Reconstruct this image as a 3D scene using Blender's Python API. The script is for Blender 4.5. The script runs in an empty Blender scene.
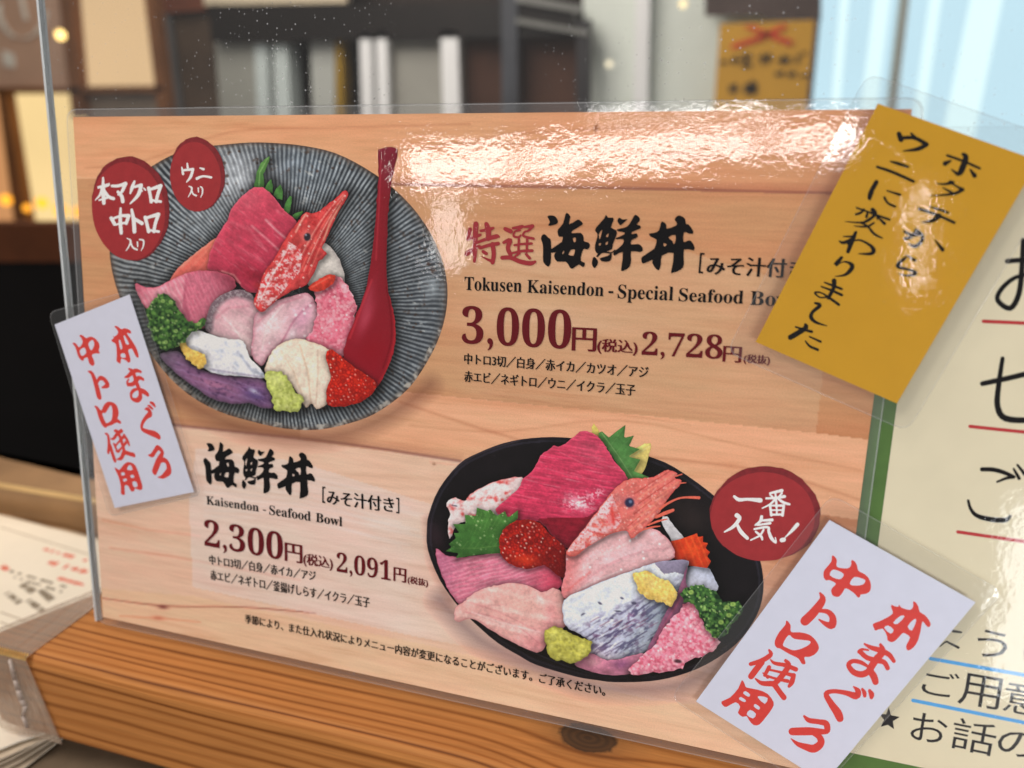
import bpy, math, random
import numpy as np
from mathutils import Vector, Matrix
from mathutils.geometry import tessellate_polygon

random.seed(4)
sc = bpy.context.scene
COL = sc.collection

# ------------------------------------------------------------------ geometry of the view
F = 760.0                                   # focal length in pixels of the 1024-wide frame
R = np.array([[0.9557841462, 0.0907013811, -0.2797318810],
              [0.2920814882, -0.4032179268, 0.8672391295],
              [-0.0341331224, -0.9105979151, -0.4118814963]])   # rows: world axes in camera (x right, y down, z ahead)
CAM = np.array([0.25629781, -0.19660112, 0.22529902])
LEAN = math.radians(14.5)
CU = np.array([1.0, 0, 0])                               # card axes in the world
CV = np.array([0, math.sin(LEAN), math.cos(LEAN)])
CW = np.array([0, -math.cos(LEAN), math.sin(LEAN)])


def ray(px, py):
    px = np.asarray(px, float); py = np.asarray(py, float)
    d = np.stack([(px - 512) / F, (py - 384) / F, np.ones_like(px)], -1)
    return d @ R.T


def card(px, py, w=0.0):
    """photo point -> (u, v) on the plane w metres in front of the printed card"""
    d = ray(px, py)
    s = (w - CAM @ CW) / (d @ CW)
    P = CAM + s[..., None] * d
    return np.stack([P @ CU, P @ CV], -1)


def on_y(px, py, y):
    d = ray(px, py); s = (y - CAM[1]) / d[..., 1]
    return CAM + s[..., None] * d


def on_z(px, py, z):
    d = ray(px, py); s = (z - CAM[2]) / d[..., 2]
    return CAM + s[..., None] * d


def srgb(c):
    c = np.asarray(c, float) / 255.0
    return np.where(c <= 0.04045, c / 12.92, ((c + 0.055) / 1.055) ** 2.4)


ILL = 0.86                                  # how bright white paper comes out under the lamps


def ink(c):
    return np.clip(srgb(c) / ILL, 0.002, 0.92)


def L4(c):
    a = ink(c); return (float(a[0]), float(a[1]), float(a[2]), 1.0)


# ------------------------------------------------------------------ objects
def tag(o, label, cat, group=None):
    o['label'] = label; o['category'] = cat
    if group: o['group'] = group
    return o


def thing(name, label, cat, group=None, loc=(0, 0, 0), cardframe=False):
    o = bpy.data.objects.new(name, None)
    o.empty_display_size = 0.02
    COL.objects.link(o)
    if cardframe:
        u, v, w = loc
        P = u * CU + v * CV + w * CW
        m = Matrix(((CU[0], CV[0], CW[0], P[0]), (CU[1], CV[1], CW[1], P[1]), (CU[2], CV[2], CW[2], P[2]), (0, 0, 0, 1)))
        o.matrix_world = m
        o['origin'] = (u, v, w)
    else:
        o.location = loc
    return tag(o, label, cat, group)


class MB:
    """collects faces, links them as one mesh object"""
    def __init__(s):
        s.v = []; s.f = []; s.n = 0

    def add(s, vs, fs):
        s.v.append(np.asarray(vs, float).reshape(-1, 3))
        s.f += [tuple(i + s.n for i in f) for f in fs]
        s.n += len(s.v[-1])

    def poly(s, loops, w, smooth=0):
        """loops of (u, v): outer, then holes"""
        ls = [catmull(l, smooth) if smooth else np.asarray(l, float) for l in loops]
        tri = tessellate_polygon([[Vector((p[0], p[1], 0)) for p in l] for l in ls])
        pts = np.concatenate(ls)
        out = []
        for t in tri:
            a, b, c = pts[t[0]], pts[t[1]], pts[t[2]]
            cr = (b[0] - a[0]) * (c[1] - a[1]) - (b[1] - a[1]) * (c[0] - a[0])
            if abs(cr) > 1e-14:
                out.append(t if cr > 0 else (t[0], t[2], t[1]))
        s.add(np.c_[pts, np.full(len(pts), w)], out)

    def prism(s, base, top):
        """two corresponding rings of 3-D points -> closed solid"""
        n = len(base)
        fs = [tuple(range(n))[::-1], tuple(range(n, 2 * n))]
        fs += [(i, (i + 1) % n, n + (i + 1) % n, n + i) for i in range(n)]
        s.add(np.concatenate([base, top]), fs)

    def box(s, a, b):
        x0, y0, z0 = a; x1, y1, z1 = b
        s.prism([(x0, y0, z0), (x1, y0, z0), (x1, y1, z0), (x0, y1, z0)],
                [(x0, y0, z1), (x1, y0, z1), (x1, y1, z1), (x0, y1, z1)])

    def build(s, name, mat, parent=None, off=None, smooth=False, bevel=0):
        v = np.concatenate(s.v) if s.v else np.zeros((0, 3))
        if parent is not None and off is None:
            p = parent
            while p.parent: p = p.parent
            off = p.get('origin', (0, 0, 0)) if 'origin' in p else tuple(p.location)
        if off is not None: v = v - np.array(off)
        me = bpy.data.meshes.new(name)
        me.from_pydata(v.tolist(), [], s.f)
        me.materials.append(mat)
        if smooth: me.polygons.foreach_set('use_smooth', [True] * len(me.polygons))
        me.update()
        o = bpy.data.objects.new(name, me); COL.objects.link(o)
        if parent: o.parent = parent
        if bevel:
            b = o.modifiers.new('bevel', 'BEVEL'); b.width = bevel; b.segments = 3; b.limit_method = 'ANGLE'
        return o


def catmull(p, n=3, closed=True):
    p = np.asarray(p, float); N = len(p); out = []
    rng = range(N) if closed else range(N - 1)
    for i in rng:
        if closed: a, b, c, d = p[i - 1], p[i], p[(i + 1) % N], p[(i + 2) % N]
        else: a, b, c, d = p[max(i - 1, 0)], p[i], p[i + 1], p[min(i + 2, N - 1)]
        for k in range(n):
            t = k / n
            out.append(0.5 * (2 * b + (c - a) * t + (2 * a - 5 * b + 4 * c - d) * t * t + (3 * b - a - 3 * c + d) * t ** 3))
    if not closed: out.append(p[-1])
    return np.array(out)


# ------------------------------------------------------------------ materials
def mat(name):
    m = bpy.data.materials.new(name); m.use_nodes = True
    nt = m.node_tree; nt.nodes.clear()
    out = nt.nodes.new('ShaderNodeOutputMaterial')
    return m, nt, out


def N(nt, t, **kw):
    n = nt.nodes.new(t)
    for k, v in kw.items():
        if k in n.inputs.keys(): n.inputs[k].default_value = v
        else: setattr(n, k, v)
    return n


def principled(nt, out, col=(0.5, 0.5, 0.5, 1), rough=0.5, spec=0.3, metal=0.0):
    b = N(nt, 'ShaderNodeBsdfPrincipled')
    b.inputs['Base Color'].default_value = col
    b.inputs['Roughness'].default_value = rough
    b.inputs['Specular IOR Level'].default_value = spec
    b.inputs['Metallic'].default_value = metal
    nt.links.new(b.outputs[0], out.inputs[0])
    return b


def plain(name, col, rough=0.6, spec=0.25, var=0.12, scale=30.0, metal=0.0, bump=0.0, lit=None):
    """a colour with a little procedural mottling, in object space"""
    m, nt, out = mat(name)
    c = ink(col) if lit is None else np.asarray(lit, float)
    b = principled(nt, out, (*c, 1), rough, spec, metal)
    tc = N(nt, 'ShaderNodeTexCoord')
    no = N(nt, 'ShaderNodeTexNoise', Scale=scale, Detail=5.0, Roughness=0.6)
    nt.links.new(tc.outputs['Object'], no.inputs['Vector'])
    mr = N(nt, 'ShaderNodeMapRange'); mr.inputs['From Min'].default_value = 0.3; mr.inputs['From Max'].default_value = 0.7
    mr.inputs['To Min'].default_value = 1 - var; mr.inputs['To Max'].default_value = 1 + var
    nt.links.new(no.outputs['Fac'], mr.inputs['Value'])
    mx = N(nt, 'ShaderNodeMix', data_type='RGBA', blend_type='MULTIPLY')
    mx.inputs['Factor'].default_value = 1.0
    mx.inputs[6].default_value = (*c, 1)
    nt.links.new(mr.outputs[0], mx.inputs[7])
    nt.links.new(mx.outputs[2], b.inputs['Base Color'])
    if bump:
        bp = N(nt, 'ShaderNodeBump', Strength=bump, Distance=0.002)
        nt.links.new(no.outputs['Fac'], bp.inputs['Height']); nt.links.new(bp.outputs[0], b.inputs['Normal'])
    return m


def glow(name, col, strength, var=0.15, scale=3.0):
    m, nt, out = mat(name)
    e = N(nt, 'ShaderNodeEmission', Strength=strength)
    tc = N(nt, 'ShaderNodeTexCoord')
    no = N(nt, 'ShaderNodeTexNoise', Scale=scale, Detail=3.0)
    nt.links.new(tc.outputs['Object'], no.inputs['Vector'])
    mr = N(nt, 'ShaderNodeMapRange'); mr.inputs['To Min'].default_value = 1 - var; mr.inputs['To Max'].default_value = 1 + var
    nt.links.new(no.outputs['Fac'], mr.inputs['Value'])
    mx = N(nt, 'ShaderNodeMix', data_type='RGBA', blend_type='MULTIPLY'); mx.inputs['Factor'].default_value = 1.0
    c = srgb(col); mx.inputs[6].default_value = (*c, 1)
    nt.links.new(mr.outputs[0], mx.inputs[7]); nt.links.new(mx.outputs[2], e.inputs['Color'])
    nt.links.new(e.outputs[0], out.inputs[0])
    return m


def painted(name, grain=False):
    """printed picture: ink colours stored per vertex"""
    m, nt, out = mat(name)
    b = principled(nt, out, rough=0.55, spec=0.1)
    at = N(nt, 'ShaderNodeAttribute', attribute_name='ink')
    src = at.outputs['Color']
    tc = N(nt, 'ShaderNodeTexCoord')
    if grain:
        mp = N(nt, 'ShaderNodeMapping'); mp.inputs['Scale'].default_value = (9, 130, 1)
        nt.links.new(tc.outputs['Object'], mp.inputs[0])
        n1 = N(nt, 'ShaderNodeTexNoise', Scale=1.0, Detail=6.0, Roughness=0.65, Distortion=0.9)
        nt.links.new(mp.outputs[0], n1.inputs['Vector'])
        cr = N(nt, 'ShaderNodeValToRGB')
        cr.color_ramp.elements[0].position = 0.30; cr.color_ramp.elements[0].color = (0.80, 0.66, 0.55, 1)
        cr.color_ramp.elements[1].position = 0.62; cr.color_ramp.elements[1].color = (1.04, 1.04, 1.04, 1)
        e = cr.color_ramp.elements.new(0.44); e.color = (0.96, 0.92, 0.88, 1)
        nt.links.new(n1.outputs['Fac'], cr.inputs[0])
        mx = N(nt, 'ShaderNodeMix', data_type='RGBA', blend_type='MULTIPLY'); mx.inputs['Factor'].default_value = 0.6
        nt.links.new(src, mx.inputs[6]); nt.links.new(cr.outputs[0], mx.inputs[7]); src = mx.outputs[2]
        # short fibres, pinker and yellower in turn
        for sc_, seed, lo, hi in (((45, 520, 1), 3.0, (.93, .90, .88, 1), (1.04, 1.04, 1.04, 1)), ((22, 90, 1), 8.0, (1.035, .965, .955, 1), (.975, 1.02, 1.0, 1))):
            m3 = N(nt, 'ShaderNodeMapping'); m3.inputs['Scale'].default_value = sc_; m3.inputs['Location'].default_value = (seed, seed, 0)
            nt.links.new(tc.outputs['Object'], m3.inputs[0])
            n3 = N(nt, 'ShaderNodeTexNoise', Scale=1.0, Detail=4.0, Roughness=.6); nt.links.new(m3.outputs[0], n3.inputs['Vector'])
            c3 = N(nt, 'ShaderNodeValToRGB'); c3.color_ramp.elements[0].position = .35; c3.color_ramp.elements[1].position = .62
            c3.color_ramp.elements[0].color = lo; c3.color_ramp.elements[1].color = hi
            nt.links.new(n3.outputs['Fac'], c3.inputs[0])
            x3 = N(nt, 'ShaderNodeMix', data_type='RGBA', blend_type='MULTIPLY'); x3.inputs['Factor'].default_value = .8
            nt.links.new(src, x3.inputs[6]); nt.links.new(c3.outputs[0], x3.inputs[7]); src = x3.outputs[2]
    # print dither
    n2 = N(nt, 'ShaderNodeTexNoise', Scale=1900.0, Detail=2.0)
    nt.links.new(tc.outputs['Object'], n2.inputs['Vector'])
    mr = N(nt, 'ShaderNodeMapRange'); mr.inputs['From Min'].default_value = 0.25; mr.inputs['From Max'].default_value = 0.75
    mr.inputs['To Min'].default_value = 0.93; mr.inputs['To Max'].default_value = 1.07
    nt.links.new(n2.outputs['Fac'], mr.inputs[0])
    m2 = N(nt, 'ShaderNodeMix', data_type='RGBA', blend_type='MULTIPLY'); m2.inputs['Factor'].default_value = 1.0
    nt.links.new(src, m2.inputs[6]); nt.links.new(mr.outputs[0], m2.inputs[7])
    nt.links.new(m2.outputs[2], b.inputs['Base Color'])
    return m


def film(name, bump=0.05, rough=0.045, haze=0.004, scale=620.0, tint=(1, 1, 1, 1), big=0.09):
    """clear laminating film: lets light through, mirrors by Fresnel on an uneven surface"""
    m, nt, out = mat(name)
    tr = N(nt, 'ShaderNodeBsdfTransparent'); tr.inputs[0].default_value = tint
    gl = N(nt, 'ShaderNodeBsdfGlossy'); gl.inputs['Roughness'].default_value = rough
    df = N(nt, 'ShaderNodeBsdfDiffuse'); df.inputs['Color'].default_value = (0.75, 0.76, 0.78, 1)
    tc = N(nt, 'ShaderNodeTexCoord')
    n1 = N(nt, 'ShaderNodeTexNoise', Scale=scale, Detail=2.0, Roughness=0.5)
    n2 = N(nt, 'ShaderNodeTexNoise', Scale=scale * 0.16, Detail=2.0)
    for n in (n1, n2): nt.links.new(tc.outputs['Object'], n.inputs['Vector'])
    b1 = N(nt, 'ShaderNodeBump', Strength=bump, Distance=0.0006)
    b2 = N(nt, 'ShaderNodeBump', Strength=big, Distance=0.0012)
    n2.inputs['Scale'].default_value = 75.0
    nt.links.new(n2.outputs['Fac'], b2.inputs['Height'])
    nt.links.new(n1.outputs['Fac'], b1.inputs['Height']); nt.links.new(b2.outputs[0], b1.inputs['Normal'])
    nt.links.new(b1.outputs[0], gl.inputs['Normal'])
    ge = N(nt, 'ShaderNodeNewGeometry')
    dp = N(nt, 'ShaderNodeVectorMath', operation='DOT_PRODUCT')
    nt.links.new(ge.outputs['Incoming'], dp.inputs[0]); nt.links.new(ge.outputs['Normal'], dp.inputs[1])
    def mth(op, a, b=None):
        n = N(nt, 'ShaderNodeMath', operation=op); nt.links.new(a, n.inputs[0])
        if b is not None: n.inputs[1].default_value = b
        return n.outputs[0]
    inv = mth('MULTIPLY_ADD', mth('ABSOLUTE', dp.outputs['Value']), -1.0); inv.node.inputs[2].default_value = 1.0
    f5 = mth('MULTIPLY_ADD', mth('POWER', inv, 5.0), 0.96); f5.node.inputs[2].default_value = 0.04
    m1 = N(nt, 'ShaderNodeMixShader', ); m1.inputs[0].default_value = haze
    nt.links.new(tr.outputs[0], m1.inputs[1]); nt.links.new(df.outputs[0], m1.inputs[2])
    m2 = N(nt, 'ShaderNodeMixShader')
    nt.links.new(f5, m2.inputs[0]); nt.links.new(m1.outputs[0], m2.inputs[1]); nt.links.new(gl.outputs[0], m2.inputs[2])
    nt.links.new(m2.outputs[0], out.inputs[0])
    return m


def acrylic_mat():
    m = film('clear acrylic with dust', bump=0.02, rough=0.02, haze=0.01, scale=60, big=0.02)
    nt = m.node_tree
    m1 = [n for n in nt.nodes if n.type == 'MIX_SHADER' and not n.inputs[0].is_linked][0]
    tc = [n for n in nt.nodes if n.type == 'TEX_COORD'][0]
    vo = N(nt, 'ShaderNodeTexVoronoi', Scale=520.0)
    nt.links.new(tc.outputs['Object'], vo.inputs['Vector'])
    wn = N(nt, 'ShaderNodeTexNoise', Scale=14.0, Detail=3.0)
    nt.links.new(tc.outputs['Object'], wn.inputs['Vector'])
    r1 = N(nt, 'ShaderNodeMapRange'); r1.inputs['From Min'].default_value = 0.05; r1.inputs['From Max'].default_value = 0.22
    r1.inputs['To Min'].default_value = 0.55; r1.inputs['To Max'].default_value = 0.0
    nt.links.new(vo.outputs['Distance'], r1.inputs[0])
    # only some cells carry a speck
    sep = N(nt, 'ShaderNodeSeparateColor'); nt.links.new(vo.outputs['Color'], sep.inputs[0])
    gt = N(nt, 'ShaderNodeMath', operation='GREATER_THAN'); gt.inputs[1].default_value = 0.72
    nt.links.new(sep.outputs[0], gt.inputs[0])
    mu = N(nt, 'ShaderNodeMath', operation='MULTIPLY'); nt.links.new(r1.outputs[0], mu.inputs[0]); nt.links.new(gt.outputs[0], mu.inputs[1])
    r2 = N(nt, 'ShaderNodeMapRange'); r2.inputs['From Min'].default_value = 0.4; r2.inputs['From Max'].default_value = 0.65
    nt.links.new(wn.outputs['Fac'], r2.inputs[0])
    mu2 = N(nt, 'ShaderNodeMath', operation='MULTIPLY'); nt.links.new(mu.outputs[0], mu2.inputs[0]); nt.links.new(r2.outputs[0], mu2.inputs[1])
    ad = N(nt, 'ShaderNodeMath', operation='ADD'); ad.inputs[1].default_value = 0.012
    nt.links.new(mu2.outputs[0], ad.inputs[0]); nt.links.new(ad.outputs[0], m1.inputs[0])
    return m


def beam_mat(knot):
    """pine with fine growth lines along x, bending round one knot"""
    m, nt, out = mat('oiled pine')
    b = principled(nt, out, rough=0.6, spec=0.25)
    tc = N(nt, 'ShaderNodeTexCoord')
    sp = N(nt, 'ShaderNodeSeparateXYZ'); nt.links.new(tc.outputs['Object'], sp.inputs[0])

    def math_(op, a, c=None):
        n = N(nt, 'ShaderNodeMath', operation=op)
        for i, q in enumerate((a, c)):
            if q is None: continue
            if isinstance(q, (int, float)): n.inputs[i].default_value = q
            else: nt.links.new(q, n.inputs[i])
        return n.outputs[0]
    # across-grain coordinate: runs over the top, then down the front
    X, Y, Z = sp.outputs
    yz = math_('SUBTRACT', math_('MULTIPLY', Z, 0.55), math_('MULTIPLY', Y, -1.0))
    dx = math_('SUBTRACT', X, knot[0]); dy = math_('SUBTRACT', Y, knot[1])
    dx2 = math_('MULTIPLY', dx, 0.55)
    d = math_('SQRT', math_('ADD', math_('MULTIPLY', dx2, dx2), math_('MULTIPLY', dy, dy)))
    # lines swerve round the knot
    ex = math_('POWER', 2.718, math_('MULTIPLY', math_('MULTIPLY', math_('MULTIPLY', dx2, dx2), -1.0), 1 / 0.014 ** 2))
    push = math_('MULTIPLY', ex, 0.007)
    sg = math_('DIVIDE', dy, math_('ADD', math_('ABSOLUTE', dy), 0.004))
    yy = math_('SUBTRACT', yz, math_('MULTIPLY', push, sg))
    cb = N(nt, 'ShaderNodeCombineXYZ')
    nt.links.new(math_('MULTIPLY', X, 0.08), cb.inputs[0]); nt.links.new(yy, cb.inputs[1])
    n0 = N(nt, 'ShaderNodeTexNoise', Scale=35.0, Detail=3.0); nt.links.new(cb.outputs[0], n0.inputs['Vector'])
    wob = math_('MULTIPLY', math_('SUBTRACT', n0.outputs['Fac'], 0.5), 0.011)
    g = math_('ADD', yy, wob)
    ph = math_('MULTIPLY', g, 2 * math.pi / 0.0036)
    s = math_('ADD', math_('MULTIPLY', math_('SINE', ph), 0.5), 0.5)
    s = math_('POWER', s, 2.6)
    ph2 = math_('MULTIPLY', g, 2 * math.pi / 0.0087)
    s = math_('MULTIPLY', s, math_('ADD', math_('MULTIPLY', math_('SINE', ph2), 0.28), 0.72))
    n1 = N(nt, 'ShaderNodeTexNoise', Scale=16.0, Detail=4.0); nt.links.new(cb.outputs[0], n1.inputs['Vector'])
    amp = N(nt, 'ShaderNodeMapRange'); amp.inputs['From Min'].default_value = 0.35; amp.inputs['From Max'].default_value = 0.65
    amp.inputs['To Min'].default_value = 0.35; amp.inputs['To Max'].default_value = 1.0
    nt.links.new(n1.outputs['Fac'], amp.inputs[0])
    line = math_('MULTIPLY', s, amp.outputs[0])
    cr = N(nt, 'ShaderNodeValToRGB')
    cr.color_ramp.elements[0].color = L4((188, 124, 66)); cr.color_ramp.elements[1].color = L4((112, 62, 24))
    e = cr.color_ramp.elements.new(0.45); e.color = L4((166, 103, 50))
    nt.links.new(line, cr.inputs[0])
    # fibres
    mp = N(nt, 'ShaderNodeMapping'); mp.inputs['Scale'].default_value = (30, 900, 900)
    nt.links.new(tc.outputs['Object'], mp.inputs[0])
    n2 = N(nt, 'ShaderNodeTexNoise', Scale=1.0, Detail=4.0); nt.links.new(mp.outputs[0], n2.inputs['Vector'])
    fr = N(nt, 'ShaderNodeMapRange'); fr.inputs['From Min'].default_value = 0.3; fr.inputs['From Max'].default_value = 0.7
    fr.inputs['To Min'].default_value = 0.86; fr.inputs['To Max'].default_value = 1.1
    nt.links.new(n2.outputs['Fac'], fr.inputs[0])
    mx = N(nt, 'ShaderNodeMix', data_type='RGBA', blend_type='MULTIPLY'); mx.inputs['Factor'].default_value = 1
    nt.links.new(cr.outputs[0], mx.inputs[6]); nt.links.new(fr.outputs[0], mx.inputs[7])
    # knot: dark heart with rings
    rings = math_('ADD', math_('MULTIPLY', math_('SINE', math_('MULTIPLY', d, 2 * math.pi / 0.0017)), 0.5), 0.5)
    kd = N(nt, 'ShaderNodeValToRGB')
    k = kd.color_ramp
    k.elements[0].position = 0.0; k.elements[0].color = (1, 1, 1, 1)
    k.elements[1].position = 1.0; k.elements[1].color = (0, 0, 0, 1)
    for p_, v_ in ((0.40, 0.97), (0.47, 0.35), (0.6, 0.22), (0.8, 0.10)):
        q = k.elements.new(p_); q.color = (v_, v_, v_, 1)
    nk = N(nt, 'ShaderNodeTexNoise', Scale=300.0, Detail=3.0); nt.links.new(tc.outputs['Object'], nk.inputs['Vector'])
    dn = math_('ADD', math_('DIVIDE', d, 0.0135), math_('MULTIPLY', math_('SUBTRACT', nk.outputs['Fac'], 0.5), 0.16))
    nt.links.new(dn, kd.inputs[0])
    km = N(nt, 'ShaderNodeMix', data_type='RGBA')
    nt.links.new(math_('MULTIPLY', kd.outputs[0], math_('ADD', math_('MULTIPLY', rings, 0.06), 0.9)), km.inputs['Factor'])
    nt.links.new(mx.outputs[2], km.inputs[6]); km.inputs[7].default_value = L4((56, 42, 32))
    nt.links.new(km.outputs[2], b.inputs['Base Color'])
    bp = N(nt, 'ShaderNodeBump', Strength=0.25, Distance=0.0004)
    nt.links.new(math_('SUBTRACT', n2.outputs['Fac'], math_('MULTIPLY', line, 0.6)), bp.inputs['Height'])
    nt.links.new(bp.outputs[0], b.inputs['Normal'])
    return m


INK_RED = plain('print red', (182, 40, 38), 0.5, 0.2, 0.05, 900)
M_BLACK = plain('print black', (13, 11, 13), 0.6, 0.04, 0.15, 900)
M_CRIMSON = plain('price crimson', (96, 12, 22), 0.5, 0.08, 0.05, 900)
M_TITLE_RED = plain('title red', (152, 38, 46), 0.5, 0.2, 0.05, 900)
M_BADGE = plain('badge red', (156, 44, 48), 0.5, 0.2, 0.08, 300)
M_BADGE_EDGE = plain('badge dry brush red', (124, 34, 40), 0.5, 0.2, 0.2, 500)
M_WHITE_INK = plain('badge white', (240, 232, 238), 0.5, 0.2, 0.03, 300)
M_PAINT = painted('printed picture')
M_SHEET = painted('printed wood sheet', grain=True)
M_ORANGE_RED = plain('label red', (208, 64, 58), 0.5, 0.2, 0.05, 700)

# ------------------------------------------------------------------ printed pictures: a small painter
_rs = np.random.RandomState(7)
_LAT = _rs.rand(256, 256)


def vnoise(x, y):
    xi = np.floor(x).astype(int); yi = np.floor(y).astype(int)
    fx = x - xi; fy = y - yi
    fx = fx * fx * (3 - 2 * fx); fy = fy * fy * (3 - 2 * fy)
    g = lambda a, b: _LAT[a & 255, b & 255]
    return (g(xi, yi) * (1 - fx) + g(xi + 1, yi) * fx) * (1 - fy) + (g(xi, yi + 1) * (1 - fx) + g(xi + 1, yi + 1) * fx) * fy


def fbm(x, y, o=3):
    t = 0; a = 0.5; s = 0
    for k in range(o):
        t = t + a * vnoise(x + 37 * k, y + 91 * k); s += a; a *= 0.5; x = x * 2.03; y = y * 2.03
    return t / s * 2 - 1


def inside(P, poly):
    x, y = P[:, 0], P[:, 1]; r = np.zeros(len(P), bool)
    q = np.roll(poly, -1, 0)
    for (x0, y0), (x1, y1) in zip(poly, q):
        if y0 == y1: continue
        c = (y0 > y) != (y1 > y)
        r ^= c & (x < (x1 - x0) * (y - y0) / (y1 - y0) + x0)
    return r


def seg_dist(P, pts, closed=False):
    pts = np.asarray(pts, float); best = np.full(len(P), 1e9); near = np.zeros_like(P); tt = np.zeros(len(P))
    n = len(pts)
    for i in range(n if closed else n - 1):
        a, b = pts[i], pts[(i + 1) % n]; ab = b - a
        t = np.clip(((P - a) @ ab) / max(ab @ ab, 1e-9), 0, 1)
        c = a + t[:, None] * ab; d = np.hypot(*(P - c).T)
        m = d < best; best[m] = d[m]; near[m] = c[m]; tt[m] = (i + t[m]) / max(n - 1, 1)
    return best, near, tt


class Patch:
    """a printed area: photo-space polygon, coloured vertex by vertex, laid on the card plane"""
    def __init__(s, poly, col, step=0.9, smooth=3):
        s.poly = catmull(poly, smooth) if smooth else np.asarray(poly, float)
        lo = s.poly.min(0) - step; hi = s.poly.max(0) + step
        nx = int((hi[0] - lo[0]) / step) + 2; ny = int((hi[1] - lo[1]) / step) + 2
        X, Y = np.meshgrid(lo[0] + np.arange(nx) * step, lo[1] + np.arange(ny) * step)
        P = np.c_[X.ravel(), Y.ravel()]
        ins = inside(P, s.poly)
        idx = np.arange(nx * ny).reshape(ny, nx)
        q = np.stack([idx[:-1, :-1], idx[1:, :-1], idx[1:, 1:], idx[:-1, 1:]], -1).reshape(-1, 4)
        q = q[ins[q].any(1)]
        used = np.unique(q)
        out = used[~ins[used]]
        if len(out):
            P[out] = seg_dist(P[out], s.poly, True)[1]
        re = np.full(nx * ny, -1); re[used] = np.arange(len(used))
        s.P = P[used]; s.q = re[q]
        s.C = np.tile(np.asarray(col, float), (len(s.P), 1))
        s.x, s.y = s.P.T
        s._e = None

    def mix(s, a, col):
        a = np.clip(a, 0, 1)[:, None]; s.C = s.C * (1 - a) + np.asarray(col, float) * a; return s

    def blob(s, x, y, rx, ry, ang, col, a=1.0, hard=1.0):
        c, n = math.cos(math.radians(ang)), math.sin(math.radians(ang))
        dx, dy = s.x - x, s.y - y
        d = np.hypot((dx * c + dy * n) / rx, (-dx * n + dy * c) / ry)
        return s.mix(a * np.clip((1 - d) * hard, 0, 1) if hard > 1 else a * np.exp(-d * d * 1.4), col)

    def stroke(s, pts, w, col, a=1.0, soft=0.6):
        d = seg_dist(s.P, pts)[0] if len(pts) < 4 else seg_dist(s.P, catmull(pts, 3, False))[0]
        return s.mix(a * np.clip((w / 2 - d) / (w / 2 * soft) , 0, 1), col)

    def noise(s, sx, sy, ang, amp, col=None, o=3, off=0.0, thr=None):
        c, n = math.cos(math.radians(ang)), math.sin(math.radians(ang))
        u = (s.x * c + s.y * n) / sx + 11 + off; v = (-s.x * n + s.y * c) / sy + 23 + off
        f = fbm(u, v, o)
        if col is None: s.C = s.C * (1 + amp * f)[:, None]
        else: s.mix(np.clip((f - (thr if thr is not None else 0)) * amp, 0, 1), col)
        return s

    def stripes(s, ang, per, amp, col, wob=1.0, bend=0.0, thr=0.2):
        c, n = math.cos(math.radians(ang)), math.sin(math.radians(ang))
        u = s.x * c + s.y * n; v = -s.x * n + s.y * c
        v = v + bend * u * u / 100 + wob * fbm(u / 14, v / 8)
        f = np.sin(v * 2 * math.pi / per)
        return s.mix(np.clip((f - thr) * 1.5, 0, 1) * amp, col)

    def grad(s, x0, y0, x1, y1, col, a=1.0):
        d = np.array([x1 - x0, y1 - y0], float)
        t = np.clip(((s.P - (x0, y0)) @ d) / (d @ d), 0, 1)
        return s.mix(a * t, col)

    def edge(s, w, col, a=1.0):
        if s._e is None: s._e = seg_dist(s.P, s.poly, True)[0]
        return s.mix(a * np.clip(1 - s._e / w, 0, 1), col)

    def eggs(s, pitch, rim, body, seed=1):
        """salmon eggs: packed beads with a dark rim, a lit side and a small glint"""
        rs = np.random.RandomState(seed); lo, hi = s.P.min(0), s.P.max(0)
        for j, y in enumerate(np.arange(lo[1], hi[1], pitch * .86)):
            for x in np.arange(lo[0] + (j % 2) * pitch / 2, hi[0], pitch):
                q = np.array([x, y]) + rs.uniform(-1.5, 1.5, 2); r = pitch * rs.uniform(.36, .62)
                m = np.where((abs(s.x - q[0]) < r * 1.6) & (abs(s.y - q[1]) < r * 1.6))[0]
                if not len(m): continue
                d = np.hypot(*(s.P[m] - q).T) / r
                t = rs.uniform(.75, 1.2)
                for al, c in ((.75 * np.clip((1.25 - d) * 3, 0, 1), rim), (np.clip((.85 - d) * 2.2, 0, 1), np.array(body) * t)):
                    s.C[m] = s.C[m] * (1 - al[:, None]) + np.asarray(c, float) * al[:, None]
                if rs.rand() < .45:
                    g = np.clip((.42 - np.hypot(*(s.P[m] - q - r * np.array([-.25, -.35])).T) / r) * 5, 0, 1)[:, None] * rs.uniform(.3, 1)
                    s.C[m] = s.C[m] * (1 - g) + np.array([255, 222, 206.]) * g
        return s

    def greens(s, seed=1):
        """chopped scallion: rings and flecks from near black to pale green"""
        n = len(s.P) // 9
        for k, (f, r0, r1, c, a) in enumerate(((.22, 1.6, 3.2, (28, 52, 30), .8), (.3, 1.2, 2.6, (66, 106, 50), .8), (.2, 1.0, 2.2, (96, 140, 66), .8), (.1, .8, 1.8, (150, 184, 104), .8), (.14, .8, 1.6, (22, 40, 24), .8), (.05, .6, 1.0, (206, 222, 168), .8))):
            s.dots(int(n * f), r0, r1, c, a, seed + k)
        return s

    def grains(s, light, dark, seed=1, r=1.0):
        n = len(s.P) // 10
        s.dots(int(n * .3), 1.0 * r, 2.2 * r, dark, .55, seed); s.dots(int(n * .34), .9 * r, 2.2 * r, light, .5, seed + 1); s.dots(int(n * .15), .5 * r, 1.1 * r, dark, .6, seed + 2)
        return s

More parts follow.
